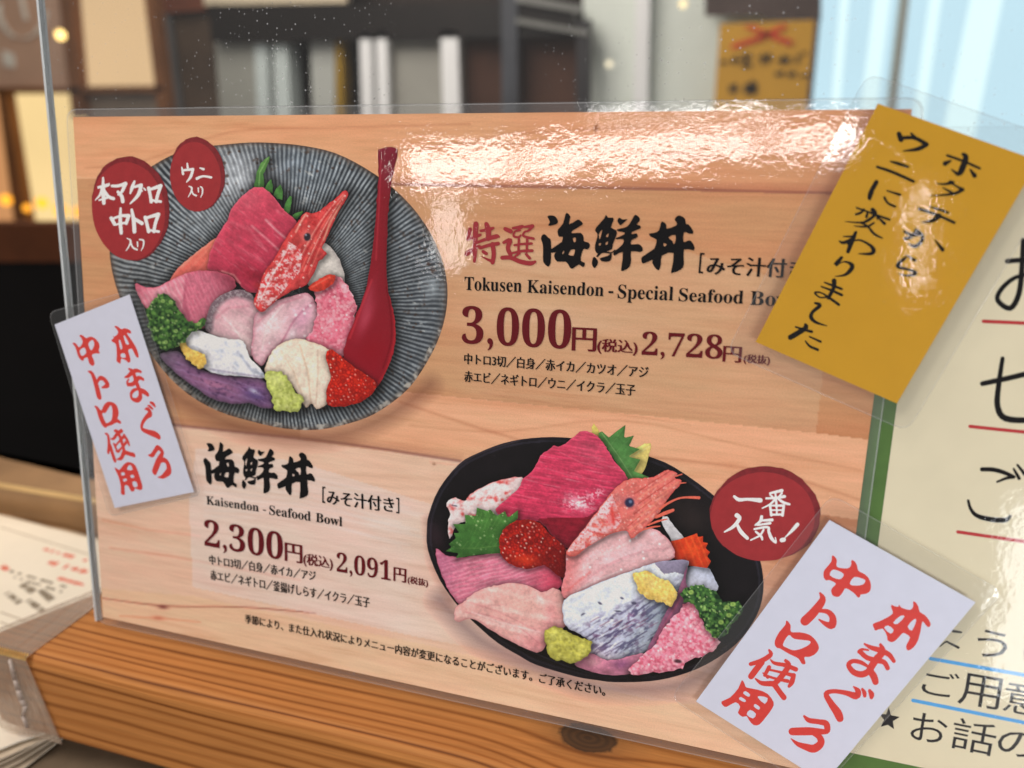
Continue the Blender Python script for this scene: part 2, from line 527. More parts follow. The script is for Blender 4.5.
    def dots(s, n, r0, r1, col, a=1.0, seed=1, hard=3.0):
        rs = np.random.RandomState(seed)
        for k in range(n):
            p = s.P[rs.randint(len(s.P))]; r = rs.uniform(r0, r1)
            m = np.where((abs(s.x - p[0]) < r * 2) & (abs(s.y - p[1]) < r * 2))[0]
            d = np.hypot(*(s.P[m] - p).T) / r
            al = (a * np.clip((1 - d) * hard, 0, 1))[:, None]
            s.C[m] = s.C[m] * (1 - al) + np.asarray(col, float) * al
        return s

    def volume(s, k=.10, r=4.0, occ=.10, rough=1.0):
        """the photographed piece is rounded: its lit and shaded rims, as printed"""
        d, near, _ = seg_dist(s.P, s.poly, True); s._e = d
        n = (near - s.P) / np.maximum(d, .05)[:, None]
        lit = n @ np.array([-.45, -.89])
        f = np.exp(-d / r)
        s.C *= (1 + k * lit * f - occ * np.exp(-d / (r * .45)) * np.clip(.55 - lit * .45, 0, 1))[:, None]
        s.C *= (1.03 + rough * (.10 * fbm(s.x / 8 + 3, s.y / 8) + .09 * fbm(s.x / 2.1, s.y / 2.1 + 5, 2)))[:, None]
        s.C = np.clip(s.C, 4, 250)
        return s

    def shadow_of(s, q, a=.40, r=3.0, shift=(1.0, 1.6)):
        lo, hi = q.poly.min(0) - 14, q.poly.max(0) + 14
        m = np.where((s.x > lo[0]) & (s.x < hi[0]) & (s.y > lo[1]) & (s.y < hi[1]))[0]
        if not len(m): return
        P = s.P[m] - np.array(shift)
        d = seg_dist(P, q.poly, True)[0]; d[inside(P, q.poly)] = 0
        s.C[m] *= (1 - a * np.exp(-(d / r) ** 1.25))[:, None]

    def build(s, name, w, parent, mat_=None):
        uv = card(s.x, s.y, 0.0)
        p = parent
        while p.parent: p = p.parent
        off = np.array(p.get('origin', (0, 0, 0)))
        v = np.c_[uv, np.full(len(uv), w)] - off
        me = bpy.data.meshes.new(name)
        nq = len(s.q)
        me.vertices.add(len(v)); me.vertices.foreach_set('co', v.astype(np.float32).ravel())
        me.loops.add(nq * 4); me.loops.foreach_set('vertex_index', s.q.astype(np.int32).ravel())
        me.polygons.add(nq); me.polygons.foreach_set('loop_start', np.arange(0, nq * 4, 4, dtype=np.int32))
        me.update(calc_edges=True)
        ca = me.color_attributes.new('ink', 'FLOAT_COLOR', 'POINT')
        c = np.c_[ink(s.C), np.ones(len(s.C))].astype(np.float32)
        ca.data.foreach_set('color', c.ravel())
        me.materials.append(mat_ or M_PAINT)
        o = bpy.data.objects.new(name, me); COL.objects.link(o); o.parent = parent
        return o


# ------------------------------------------------------------------ lettering
class Ink:
    """lettering laid on the card plane; every stroke sits a micrometre above the last"""
    def __init__(s, w, ox=0.0, oy=0.0, k=1.0, tf=None, pl=0.0):
        s.pl = pl; s.mb = MB(); s.w = w; s.o = (ox, oy); s.k = k; s.tf = tf

    def at(s, x, y, k):
        s.o = (x, y); s.k = k; return s

    def _uv(s, p):
        p = np.asarray(p, float)
        uv = card(s.o[0] + p[:, 0] * s.k, s.o[1] + p[:, 1] * s.k, s.pl)
        return s.tf(uv) if s.tf else uv

    def shape(s, outer, *holes, sm=3):
        s.w += 1e-6
        ls = [s._uv(catmull(l, sm) if sm else l) for l in (outer,) + holes]
        s.mb.poly(ls, s.w)

    def line(s, *pts, sm=4, scale=1.0):
        """brush stroke: (x, y, width) along the stroke"""
        p = np.asarray(pts, float)
        if len(p) > 2 and sm: p = catmull(p, sm, False)
        d = np.gradient(p[:, :2], axis=0); d /= np.maximum(np.hypot(*d.T), 1e-9)[:, None]
        nrm = np.c_[-d[:, 1], d[:, 0]]
        hw = p[:, 2:3] / 2 * scale
        l, r = p[:, :2] + nrm * hw, p[:, :2] - nrm * hw
        # round ends
        def cap(c, dr, nr, h):
            a = np.linspace(0, math.pi, 7)[1:-1]
            return np.array([c + nr * h * math.cos(t) + dr * h * math.sin(t) for t in a])
        e = cap(p[-1, :2], d[-1], nrm[-1], hw[-1, 0]); b = cap(p[0, :2], -d[0], -nrm[0], hw[0, 0])
        n = len(p)
        uv = s._uv(np.concatenate([l, r, e, b]))
        w = s.w + 1e-6 + np.r_[np.linspace(0, 1e-6, n), np.linspace(0, 1e-6, n), np.full(len(e), 1e-6), np.zeros(len(b))]
        fs = [(i, n + i, n + i + 1, i + 1) for i in range(n - 1)]
        fs.append((n - 1, 2 * n - 1) + tuple(range(2 * n, 2 * n + len(e)))[::-1])
        fs.append((n, 0) + tuple(range(2 * n + len(e), 2 * n + len(e) + len(b)))[::-1])
        s.w += 2e-6
        s.mb.add(np.c_[uv, w], fs)

    def text(s, body, A, B, T, style='mincho', fit=True):
        """type set between photo points A (left foot) and B (right foot), as tall as T (left head)"""
        vs, fs = glyphs(body, 0.0)
        lo, hi = vs.min(0), vs.max(0)
        a, b, t = card(np.array([A[0], B[0], T[0]], float), np.array([A[1], B[1], T[1]], float), s.pl)
        ex = (b - a) / (hi[0] - lo[0]); h = np.hypot(*(t - a)); ed = (b - a) / np.hypot(*(b - a))
        ey = np.array([-ed[1], ed[0]]) * h / (hi[1] - lo[1])
        em = (hi[1] - lo[1])
        for dx in ((-0.03, -0.015, 0.0, 0.015, 0.03) if style == 'mincho' else (0.0,)):
            s.w += 1e-6
            uv = a + (vs[:, :1] - lo[0] + dx) * ex + (vs[:, 1:2] - lo[1]) * ey
            s.mb.add(np.c_[uv, np.full(len(uv), s.w)], fs)

    def build(s, name, m, parent):
        return s.mb.build(name, m, parent)


def serif(t):
    f = lambda c: chr(0x1D400 + ord(c) - 65) if 'A' <= c <= 'Z' else chr(0x1D41A + ord(c) - 97) if 'a' <= c <= 'z' else chr(0x1D7CE + ord(c) - 48) if '0' <= c <= '9' else c
    return ''.join(f(c) for c in t)


def glyphs(body, off):
    c = bpy.data.curves.new('type', 'FONT'); c.body = body; c.dimensions = '2D'; c.fill_mode = 'FRONT'; c.size = 1; c.offset = off
    c.resolution_u = 3
    o = bpy.data.objects.new('type', c); COL.objects.link(o)
    dg = bpy.context.evaluated_depsgraph_get(); me = bpy.data.meshes.new_from_object(o.evaluated_get(dg))
    vs = np.array([v.co[:2] for v in me.vertices]); fs = [tuple(p.vertices) for p in me.polygons]
    # keep faces turned to the reader
    f2 = []
    for f in fs:
        p = vs[list(f)]; x, y = p.T
        f2.append(f if (x * np.roll(y, -1) - y * np.roll(x, -1)).sum() > 0 else f[::-1])
    bpy.data.objects.remove(o); bpy.data.curves.remove(c); bpy.data.meshes.remove(me)
    return vs, f2


def rounded(corners, r, n=5):
    c = np.asarray(corners, float); out = []
    for i in range(len(c)):
        a, b, d = c[i - 1], c[i], c[(i + 1) % len(c)]
        u = (a - b) / np.hypot(*(a - b)); v = (d - b) / np.hypot(*(d - b))
        p, q = b + u * r, b + v * r
        for t in np.linspace(0, 1, n):
            out.append((1 - t) ** 2 * p + 2 * t * (1 - t) * b + t * t * q)
    return np.array(out)


def grow(c, m):
    """push the corners of a quad outwards by m metres"""
    c = np.asarray(c, float); out = []
    for i in range(4):
        u = c[i] - c[i - 1]; v = c[i] - c[(i + 1) % 4]
        out.append(c[i] + u / np.hypot(*u) * m + v / np.hypot(*v) * m)
    return np.array(out)


def slab(loop, w0, w1):
    mb = MB(); l = np.asarray(loop, float)
    x, y = l.T
    if (x * np.roll(y, -1) - y * np.roll(x, -1)).sum() < 0: l = l[::-1]
    mb.prism(np.c_[l, np.full(len(l), w0)], np.c_[l, np.full(len(l), w1)])
    return mb

# ================================================================== the menu card
CARD = thing('menu_card', 'large laminated seafood bowl menu with wood print background and two bowls of sashimi', 'menu', cardframe=True)

sh = Patch([(73, 117), (912, 109), (824, 775), (103, 617)], (228, 178, 140), step=1.5, smooth=0)
sh.grad(300, 200, 860, 180, (203, 146, 110), 0.9)
# boards of the printed table
top = inside(sh.P, np.array([(60, 90), (930, 90), (930, 193.5), (370, 183.5), (60, 176)]))
sh.mix(top * 0.35, (220, 156, 112))
sh.stroke([(300, 181), (383, 184), (680, 189.5), (860, 194)], 5, (128, 78, 70), 0.75, 0.9)
sh.stroke([(383, 181), (680, 186), (860, 190)], 14, (170, 105, 84), 0.35, 1.0)
mid = inside(sh.P, np.array([(60, 178), (383, 186), (680, 191), (930, 197), (930, 470), (460, 461), (60, 412)]))
sh.mix(mid * 0.9, (202, 150, 110))
low = inside(sh.P, np.array([(60, 410), (184, 426), (340, 444), (460, 461), (930, 540), (930, 800), (60, 800)]))
sh.mix(low * 0.85, (240, 198, 178))
sh.grad(700, 560, 800, 440, (214, 150, 106), 0.75 * (1 if True else 0)) if False else None
right = np.clip((sh.x - 660) / 140, 0, 1) * np.clip((sh.y - 395) / 40, 0, 1) * np.clip((640 - sh.y) / 90, 0, 1)
sh.mix(right * 0.85, (192, 128, 90))
band = inside(sh.P, np.array([(300, 380), (406, 392), (680, 419), (816, 433), (870, 440), (860, 520), (460, 461), (300, 440)]))
sh.mix(band * 0.8, (236, 182, 148))
sh.stroke([(150, 422), (184, 426), (340, 443), (460, 461)], 5, (120, 78, 78), 0.7, 0.9)
sh.stroke([(150, 418), (184, 422), (340, 439), (460, 457)], 12, (180, 125, 100), 0.4, 1.0)
bot = inside(sh.P, np.array([(60, 585), (193, 596), (427, 645), (650, 700), (860, 720), (860, 800), (60, 640)]))
sh.mix(bot * 0.6, (244, 196, 160))
# long darker growth lines of the printed wood
for pts, wd, a in (([(86, 168), (140, 162), (230, 132), (330, 128), (470, 124)], 4, .3), ([(420, 150), (470, 140), (540, 132), (640, 128)], 4, .25),
                   ([(90, 186), (150, 180)], 5, .25), ([(400, 402), (520, 440), (600, 452), (760, 470), (860, 500)], 5, .35),
                   ([(410, 425), (500, 432), (620, 420), (740, 445), (860, 470)], 4, .25), ([(110, 548), (170, 556), (300, 580)], 4, .3),
                   ([(103, 520), (150, 530), (200, 536)], 4, .25), ([(560, 400), (660, 408), (760, 420)], 3, .2),
                   ([(620, 345), (700, 352), (800, 372), (870, 392)], 4, .25), ([(480, 392), (560, 405), (690, 425)], 3, .25),
                   ([(690, 130), (760, 150), (860, 160)], 4, .2), ([(500, 470), (430, 462)], 3, .2)):
    sh.stroke(pts, wd, (176, 108, 78), a, 1.0)
sh.stroke([(101, 598), (165, 606), (240, 607), (315, 613)], 2.6, (150, 84, 72), .75, .9)
sh.blob(163, 607, 6, 2.4, 5, (120, 60, 58), .9); sh.blob(158, 618, 7, 2.2, 5, (188, 106, 84), .8)
sh.stroke([(120, 616), (158, 618), (200, 622)], 3, (206, 130, 100), .5, 1)
sh.blob(434, 464, 2, 1.5, 0, (120, 80, 60), .7); sh.blob(596, 128, 2.2, 5, 10, (150, 90, 60), .9)
# the pale panels behind the prices
up = inside(sh.P, np.array([(452, 232), (600, 226), (823, 292), (823, 374), (816, 433), (680, 419), (404, 392), (430, 330)]))
fade = np.clip((sh.x - 400) / 90, 0, 1) * np.clip((sh.y - 225) / 25, 0, 1)
sh.mix(up * fade * .30, (218, 192, 164))
sh.blob(560, 320, 110, 16, 3, (226, 200, 176), .3); sh.blob(520, 268, 80, 40, 5, (222, 190, 160), .3)
lo_ = inside(sh.P, np.array([(196, 448), (300, 462), (480, 520), (540, 660), (427, 639), (193, 587), (189, 505)]))
sh.mix(lo_ * .5 * np.clip((520 - sh.x) / 120, 0, 1), (238, 218, 218))
for k in range(10):
    sh.stroke([(205, 462 + 6 * k), (300, 474 + 5 * k), (400 + 9 * (k % 4), 500 + 5 * k + 3 * (k % 3))], 4.5, (240, 222, 222), .28, .8)
# shadows printed under the bowls
sh.stroke([(120, 330), (150, 375), (200, 410), (260, 433), (330, 437), (390, 415), (430, 385)], 34, (120, 78, 62), .55, 1.0)
sh.stroke([(440, 600), (480, 640), (540, 668), (600, 688), (680, 685), (730, 655)], 36, (110, 92, 100), .55, 1.0)
sh.stroke([(428, 520), (432, 560), (450, 600)], 16, (150, 110, 100), .45, 1.0)
SHEET = sh.build('printed_sheet', 0.0, CARD, M_SHEET)

# ------------------------------------------------------------------ upper bowl
BW = 0.00004
bowl = Patch([(220, 145), (250, 142.5), (275, 143), (305, 146), (335, 153), (365, 168), (393, 188), (418, 214), (436, 244), (446, 275), (447, 305), (440, 335), (427, 362),
              (408, 389), (381, 410), (357, 421), (320, 429.5), (285, 428.5), (250, 421), (218, 411), (188, 394), (162, 369), (140, 336), (120, 298), (110, 258), (112, 222), (124, 192), (144, 172), (170, 156), (195, 148)],
             (86, 94, 102), step=0.8)
ang = np.arctan2(bowl.y - 303, bowl.x - 283); rad = np.hypot(bowl.x - 283, (bowl.y - 303) * 1.05)
rib = np.sin(ang * 205 + 1.3 * fbm(bowl.x / 18, bowl.y / 18) + 5 * fbm(bowl.x / 200 + 9, bowl.y / 200))
bowl.noise(60, 60, 0, .25)
bowl.mix(np.clip(rib * 1.6 - .1, 0, 1) * .80 * (1 + .35 * fbm(bowl.x / 3, bowl.y / 3)), (172, 181, 186))
bowl.mix(np.clip(-rib * 1.4 - .1, 0, 1) * .72, (34, 38, 44))
bowl.blob(240, 176, 46, 36, 20, (226, 232, 240), .62); bowl.blob(434, 288, 12, 16, -10, (206, 218, 224), .6); bowl.blob(205, 215, 30, 30, 0, (206, 214, 220), .3); bowl.blob(300, 165, 40, 25, 20, (140, 156, 172), .35)
bowl.grad(330, 300, 450, 330, (70, 74, 80), .45)
bowl.grad(230, 330, 120, 400, (112, 104, 94), .45)
bowl.noise(4, 4, 0, 2.2, (70, 50, 40), thr=.38); bowl.noise(7, 5, 30, 2.0, (205, 208, 205), thr=.45)
bowl.dots(60, .8, 2.2, (66, 44, 36), .7, 3)
bowl.edge(9, (110, 104, 98), .45)
bowl.edge(4, (74, 58, 50), .75); bowl.noise(6, 6, 0, 0.25)
e = bowl._e
bowl.mix(((e < 5) & (bowl.y > 330)) * np.clip(fbm(bowl.x / 5, bowl.y / 5) * 2, 0, 1) * .8, (196, 190, 180))
B1 = B2 = None

def F_(poly, col, rag=.45, **k):
    p = catmull(poly, k.pop('smooth', 3)); q = np.roll(p, -1, 0)
    p = np.concatenate([[a + (b - a) * t for t in (0, .5)] for a, b in zip(p, q)])
    n = np.c_[fbm(p[:, 0] / 2.6, p[:, 1] / 2.6, 2), fbm(p[:, 0] / 2.6 + 50, p[:, 1] / 2.6 + 9, 2)]
    return Patch(p + n * rag * 2, col, step=0.8, smooth=0)
LV = [BW]
PEND = []


def put(p, name, parent=None, rough=1.0):
    p.volume(rough=rough)
    for q, _ in PEND: q.shadow_of(p)
    PEND.append((p, name))


def flush(bowl, bowl_name):
    """bowl first, then everything printed in it as its sub-parts"""
    for q, _ in PEND: bowl.shadow_of(q, .55, 6)
    LV[0] += 0.000003
    o = bowl.build(bowl_name, LV[0], CARD)
    for q, nm in PEND:
        LV[0] += 0.000003; q.build(nm, LV[0], o)
    PEND.clear()
    return o

# daikon and salmon behind
p = F_([(318, 243), (330, 247), (341, 262), (345, 285), (338, 300), (318, 296), (306, 275)], (212, 206, 200)); p.edge(5, (160, 150, 150), .5); p.noise(8, 8, 0, .08); put(p, 'daikon', B1)
p = F_([(170, 280), (185, 262), (202, 248), (222, 235), (238, 238), (240, 270), (225, 295), (180, 295)], (222, 112, 96)); p.noise(8, 5, -40, .16); p.stripes(-45, 7, .3, (238, 150, 130)); p.edge(3, (240, 150, 130), .7); p.grad(200, 250, 210, 285, (190, 70, 80), .5); put(p, 'salmon_slice', B1)
# shiso teeth
p = F_([(255, 189), (256, 177), (261, 163), (270, 156.5), (268, 163), (264, 174), (264, 188)], (92, 140, 72)); p.grad(262, 160, 258, 188, (60, 110, 52), .8); p.stroke([(268, 158), (260, 172), (259, 188)], 1.5, (150, 190, 120), .6); put(p, 'shiso_leaf', B1)
for q in ([(265, 189), (271, 179.5), (273, 193)], [(273, 195), (281, 184.5), (282.5, 200)], [(282, 212), (290, 196), (292, 202), (288, 215)], [(292, 215), (303, 211), (297, 219)]):
    p = F_(q, (74, 128, 62), smooth=2); p.noise(5, 5, 0, .25); put(p, 'shiso_leaf', B1)
# thick tuna slab
p = F_([(247, 192), (254, 187.5), (262, 187), (268, 191), (276, 200), (285, 211), (296, 221), (300, 238), (288, 262), (268, 290), (250, 292), (240, 285), (233, 277), (221, 272), (208, 269), (209, 257), (215, 240), (226, 223), (231, 210), (239, 200)], (198, 68, 92))
p.grad(235, 205, 268, 270, (168, 38, 66), .75); p.blob(248, 200, 16, 12, 0, (216, 100, 118), .5)
p.stroke([(252, 226), (268, 240), (282, 253)], 4, (226, 150, 160), .75, 1); p.stroke([(266, 220), (277, 231), (289, 241)], 4, (230, 168, 176), .85, 1); p.stroke([(232, 222), (250, 230), (266, 250)], 5, (214, 104, 122), .5, 1)
p.stroke([(228, 240), (244, 252), (262, 262)], 6, (206, 90, 110), .4, 1)
p.blob(256, 276, 22, 10, 20, (138, 22, 42), .85); p.blob(262, 286, 9, 4, 10, (205, 48, 48), .8); p.blob(289, 240, 6, 14, 30, (140, 26, 44), .6)
p.noise(9, 2.2, 38, .12); p.noise(14, 2.6, 38, 1.0, (222, 128, 142), thr=.25); p.mix(np.full(len(p.P), .12), (190, 110, 120)); p.edge(2, (222, 130, 142), .3); p.stroke([(222, 271), (234, 275), (240, 283)], 3, (236, 150, 150), .8, .9)
put(p, 'tuna_slab', B1)
# chutoro slices
p = F_([(135, 284), (146, 287), (157, 287), (175, 278), (192, 271.5), (214, 271), (232, 277), (236, 287), (229, 292), (216, 300), (209, 316), (206, 328), (188, 326), (170, 310), (150, 312), (141, 300)], (212, 128, 146))
p.stripes(62, 4.5, .5, (236, 190, 196), 2.0); p.noise(10, 4, 60, .12); p.blob(160, 292, 16, 6, 5, (230, 176, 186), .5)
d = inside(p.P, np.array([(188, 270), (240, 268), (240, 300), (206, 330), (180, 322)])); p.mix(d * .65, (184, 88, 112)); p.stripes(72, 3.6, .3, (214, 140, 156), 1.5)
p.grad(215, 290, 230, 280, (120, 40, 58), .7); p.edge(2.4, (196, 84, 104), .5); p.stroke([(186, 276), (184, 300), (190, 322)], 4, (160, 70, 96), .5, 1); p.grad(150, 300, 138, 286, (186, 84, 106), .6)
put(p, 'fatty_tuna_slice', B1)
# white fish with grey skin
p = F_([(206, 330), (207, 316), (212, 303), (220, 296), (235, 290), (249, 292), (257, 303), (262, 318), (257, 335), (252, 356), (246, 350), (234, 342), (220, 337)], (212, 172, 180))
p.stripes(28, 9, .4, (232, 210, 210), 3); p.blob(232, 318, 16, 12, 30, (230, 206, 206), .55); p.blob(246, 342, 5, 12, -20, (236, 214, 212), .6); p.stroke([(217, 310), (232, 325), (246, 345)], 3, (236, 222, 220), .7, 1); p.stroke([(216, 318), (228, 308), (248, 306)], 4, (200, 110, 130), .4, 1); p.grad(236, 330, 226, 300, (196, 130, 146), .5)
m = np.clip(1 - seg_dist(p.P, catmull([(207, 328), (209, 313), (218, 299), (235, 291), (253, 295)], 3, False))[0] / 8, 0, 1); p.mix(np.clip(m * 2, 0, 1) * .85, (96, 84, 92)); p.mix(np.clip(m * 2, 0, 1) * (fbm(p.x / 1.6, p.y / 1.6) > .12) * .6, (168, 158, 162))
put(p, 'white_fish_slice', B1)
# raw squid, two lobes
p = F_([(254, 320), (258, 312), (266, 306), (282, 299), (300, 294), (308, 293), (315, 302), (317, 318), (312, 336), (300, 342), (284, 344), (274, 350), (266, 360), (261, 366), (256, 362), (251.5, 352), (253, 336)], (214, 172, 182))
p.noise(12, 5, -50, .12); p.blob(274, 326, 12, 18, 30, (234, 210, 212), .7); p.stroke([(262, 350), (268, 322), (284, 304)], 3, (240, 224, 222), .6, 1); p.stroke([(312, 303), (296, 318), (286, 335), (280, 345)], 3.4, (172, 92, 118), .75, 1); p.blob(303, 318, 10, 18, 30, (196, 140, 168), .6); p.blob(292, 334, 5, 7, 20, (240, 226, 232), .7)
p.stroke([(258, 322), (280, 304), (302, 297)], 4, (196, 110, 130), .5, 1); p.blob(268, 330, 8, 20, 25, (232, 206, 208), .6); p.edge(3, (190, 104, 126), .55); p.dots(14, .8, 2, (244, 232, 236), .7, 4)
put(p, 'squid_slice', B1)
# minced tuna
p = F_([(314, 290), (322, 281), (334, 276), (343, 280), (352, 294), (357, 306), (355, 318), (349, 336), (345, 352), (340, 358), (328, 352), (314, 345), (306, 341), (312, 330), (317, 312)], (224, 124, 144), 1.3)
p.noise(7, 5, 20, 1.6, (242, 178, 188), thr=.05); p.noise(5, 4, 70, 1.8, (200, 80, 108), thr=.12, off=5); p.grains((244, 192, 200), (202, 88, 112), 31, 1.1); p.dots(26, .6, 1.3, (252, 226, 228), .8, 9); p.grad(350, 320, 338, 352, (214, 120, 140), .4)
put(p, 'minced_tuna', B1)
p = F_([(308, 288), (318, 280), (330, 274.5), (336, 277), (332, 284), (320, 292)], (206, 62, 48)); p.noise(4, 4, 0, .25); p.stroke([(312, 287), (330, 277)], 2, (236, 130, 110), .6, 1); put(p, 'prawn_tail', B1)
# spoon
p = F_([(378, 153), (380, 149), (387, 147), (395, 147.5), (398, 152), (396, 163), (391, 185), (388.5, 210), (387, 240), (386.5, 268), (388, 290), (392, 304), (395, 322), (395.5, 340), (391, 360), (384, 376), (374, 389), (362, 384), (350, 372), (344, 360), (344, 350), (349, 333), (358, 311), (366, 289), (371, 262), (374, 236), (377, 200), (378.5, 175)], (130, 23, 36))
p.grad(382, 200, 384, 150, (112, 24, 44), .8); p.grad(372, 300, 368, 380, (150, 16, 34), .5)
p.stroke([(389, 286), (394.5, 316), (394.5, 342), (386, 371), (376, 386)], 4.5, (186, 38, 48), .8, .8); p.stroke([(386.5, 287), (391, 316), (391, 342), (383, 368)], 2.5, (110, 8, 22), .7, .9)
p.blob(366, 318, 7, 22, 22, (196, 84, 104), .55); p.stroke([(372, 280), (362, 306), (350, 338)], 3.5, (196, 52, 62), .6, 1); p.stroke([(381, 160), (379, 210), (376, 260)], 2.5, (190, 60, 70), .5, 1); p.blob(372, 352, 14, 18, 20, (136, 10, 26), .5)
p.blob(368, 300, 5, 22, 18, (176, 70, 88), .5); put(p, 'red_spoon', B1, .15)
# scallop fan
p = F_([(265, 372), (268, 360), (275, 348), (288, 340.5), (300, 338.5), (312, 342), (325, 347), (331, 352), (329, 362), (332, 378), (330, 395), (327, 404), (317, 408.5), (312, 403), (306, 407.5), (300, 397), (288, 380), (276, 376)], (236, 218, 200))
p.stroke([(282, 352), (294, 372), (304, 400)], 3, (206, 176, 148), .5, 1); p.stroke([(300, 345), (308, 372), (311, 402)], 3, (200, 168, 142), .6, 1); p.stroke([(318, 350), (318, 376), (316, 404)], 2.6, (196, 166, 146), .6, 1)
p.blob(287, 356, 9, 12, 30, (244, 232, 214), .6); p.blob(312, 362, 5, 20, 0, (242, 228, 206), .6); p.blob(324, 385, 4, 14, 5, (240, 218, 204), .6); p.edge(2.2, (206, 170, 146), .55); p.blob(311, 408, 3, 4, 0, (40, 34, 30), .8); p.noise(6, 6, 0, .05)
put(p, 'scallop', B1)
# aji, purple and silver
p = F_([(160, 356), (168, 352), (180, 352), (192, 364), (206, 371), (220, 374), (242, 377), (262, 378), (271, 395), (274.5, 407), (262, 408), (250, 403), (234, 404), (214, 399), (196, 388), (175, 372)], (128, 88, 126))
p.blob(215, 385, 26, 6, 18, (170, 112, 140), .7); p.blob(256, 395, 16, 9, 20, (84, 70, 128), .7); p.stripes(18, 6, .4, (150, 120, 160), 3); p.blob(254, 391, 6, 2.5, 30, (206, 206, 230), .8); p.noise(5, 3, 20, 1.8, (84, 56, 92), thr=.15); p.edge(3, (80, 66, 80), .5); p.grad(190, 370, 164, 352, (100, 96, 104), .6)
put(p, 'mackerel_slice', B1)
p = F_([(180, 345), (185, 336), (198, 330.5), (212, 335), (229, 339), (243, 341), (250, 357), (264, 373), (263, 378), (243, 376), (218, 374), (204, 368), (190, 360)], (230, 230, 236))
p.noise(9, 4, 30, 1.5, (176, 184, 200), thr=.05); p.stroke([(238, 352), (252, 370), (262, 375)], 5, (130, 138, 158), .6, 1); p.stroke([(210, 369), (240, 374), (262, 377)], 3, (150, 140, 170), .6, 1); p.blob(208, 345, 16, 6, 15, (240, 240, 244), .7)
put(p, 'mackerel_skin', B1)
p = F_([(179, 344), (184, 342), (189, 347), (198, 351), (206, 356), (206, 363), (201, 367.5), (194, 364), (188, 360), (183, 352)], (226, 186, 92), 1.0); p.grains((246, 216, 128), (196, 150, 70), 5, .8); p.blob(192, 352, 5, 4, 30, (244, 214, 128), .4); put(p, 'ginger_paste', B1)
# scallions
p = F_([(147, 316), (146, 309), (152, 303), (156, 297), (162, 293), (169, 294), (176, 302), (178, 308), (184, 315), (188, 322), (196, 322), (204, 318), (206, 325), (200, 330), (191, 333), (187, 340), (178, 346), (165, 351), (156, 343), (151, 335)], (52, 84, 44), 1.3)
p.greens(3)
for a, b in ((163, 301), (171, 302), (176, 331), (166, 342), (199, 324)): p.blob(a, b, 2.6, 2.3, 0, (160, 192, 110), .8, 2.5); p.blob(a, b, 1.2, 1.0, 0, (80, 116, 56), .8, 2)
put(p, 'chopped_scallions', B1)
# wasabi
p = F_([(266, 374), (272, 370.5), (280, 372), (287, 377), (292, 384), (296, 393), (304, 397), (303, 403), (297, 411), (284, 410.5), (274, 409), (272, 396), (267, 385)], (188, 198, 108), 1.0); p.noise(5, 4, 30, .2); p.grains((216, 222, 140), (150, 160, 72), 8); p.blob(276, 380, 7, 8, 20, (216, 222, 146), .6); p.edge(3, (140, 150, 66), .4); put(p, 'wasabi', B1)
# salmon roe
p = F_([(326, 354), (331, 349.5), (336, 352), (344, 359), (353, 366), (361, 371), (370, 377), (377, 384), (372, 394), (364, 400), (356, 403.5), (342, 406.5), (328, 405), (327, 390), (331, 377), (328, 366)], (204, 46, 26))
p.eggs(4.6, (136, 18, 16), (202, 46, 30), 5); p.grad(330, 360, 360, 404, (150, 20, 20), .35); put(p, 'salmon_roe', B1)
# prawn head
p = F_([(342, 193), (346, 190.5), (348, 194), (344, 203), (339, 211), (334, 222), (327, 238), (322, 248), (327, 254), (319, 262), (313, 275), (306, 285), (292, 291), (277, 300), (263, 312), (257, 308), (254, 301), (258, 290), (265, 272), (276, 256), (288, 234), (298, 222), (304, 213), (310, 213), (318, 212), (330, 203)], (196, 68, 68))
p.noise(6, 3, -55, .22)
for k, (c, wd) in enumerate((((238, 168, 154), 2.2), ((158, 28, 34), 1.8), ((226, 104, 92), 2.6), ((246, 196, 178), 1.6), ((170, 34, 38), 1.8), ((232, 130, 114), 2.0))):
    t = k * 2.6 - 6; p.stroke([(344 + t * .1, 196 + t * .2), (332 + t * .5, 212 + t * .3), (318 + t * .8, 236 + t * .45), (302 + t, 270 + t * .6)], wd, c, .75, 1)
m = inside(p.P, np.array([(256, 304), (261, 284), (275, 262), (289, 242), (303, 250), (300, 272), (284, 290), (266, 309)])); p.mix(m * np.clip(fbm(p.x / 4.4, p.y / 3.4) * 2.5 + .75, 0, 1) * .85, (240, 210, 212)); p.mix(m * (fbm(p.x / 1.9, p.y / 1.9 + 3) > .22) * .75, (196, 44, 52)); p.stroke([(258, 306), (272, 276), (290, 246)], 2, (250, 232, 230), .8, 1)
p.noise(2.2, 2.2, 0, 1.4, (168, 30, 36), thr=.25); p.stroke([(306, 214), (301, 222), (296, 232)], 3, (240, 190, 170), .8, 1); p.stroke([(340, 206), (330, 222), (324, 240)], 3, (236, 190, 160), .7, 1)
p.blob(307, 236.5, 6.5, 7, 10, (206, 140, 130), .6); p.blob(307.5, 237, 4, 4.8, 10, (40, 34, 42), .97, 3); p.blob(306, 235, 1.3, 1.3, 0, (160, 170, 190), .8, 2); p.edge(1.6, (176, 34, 40), .5); p.dots(40, .5, 1.2, (252, 230, 220), .7, 12)
put(p, 'prawn_head', B1)

B1 = flush(bowl, 'speckled_bowl')

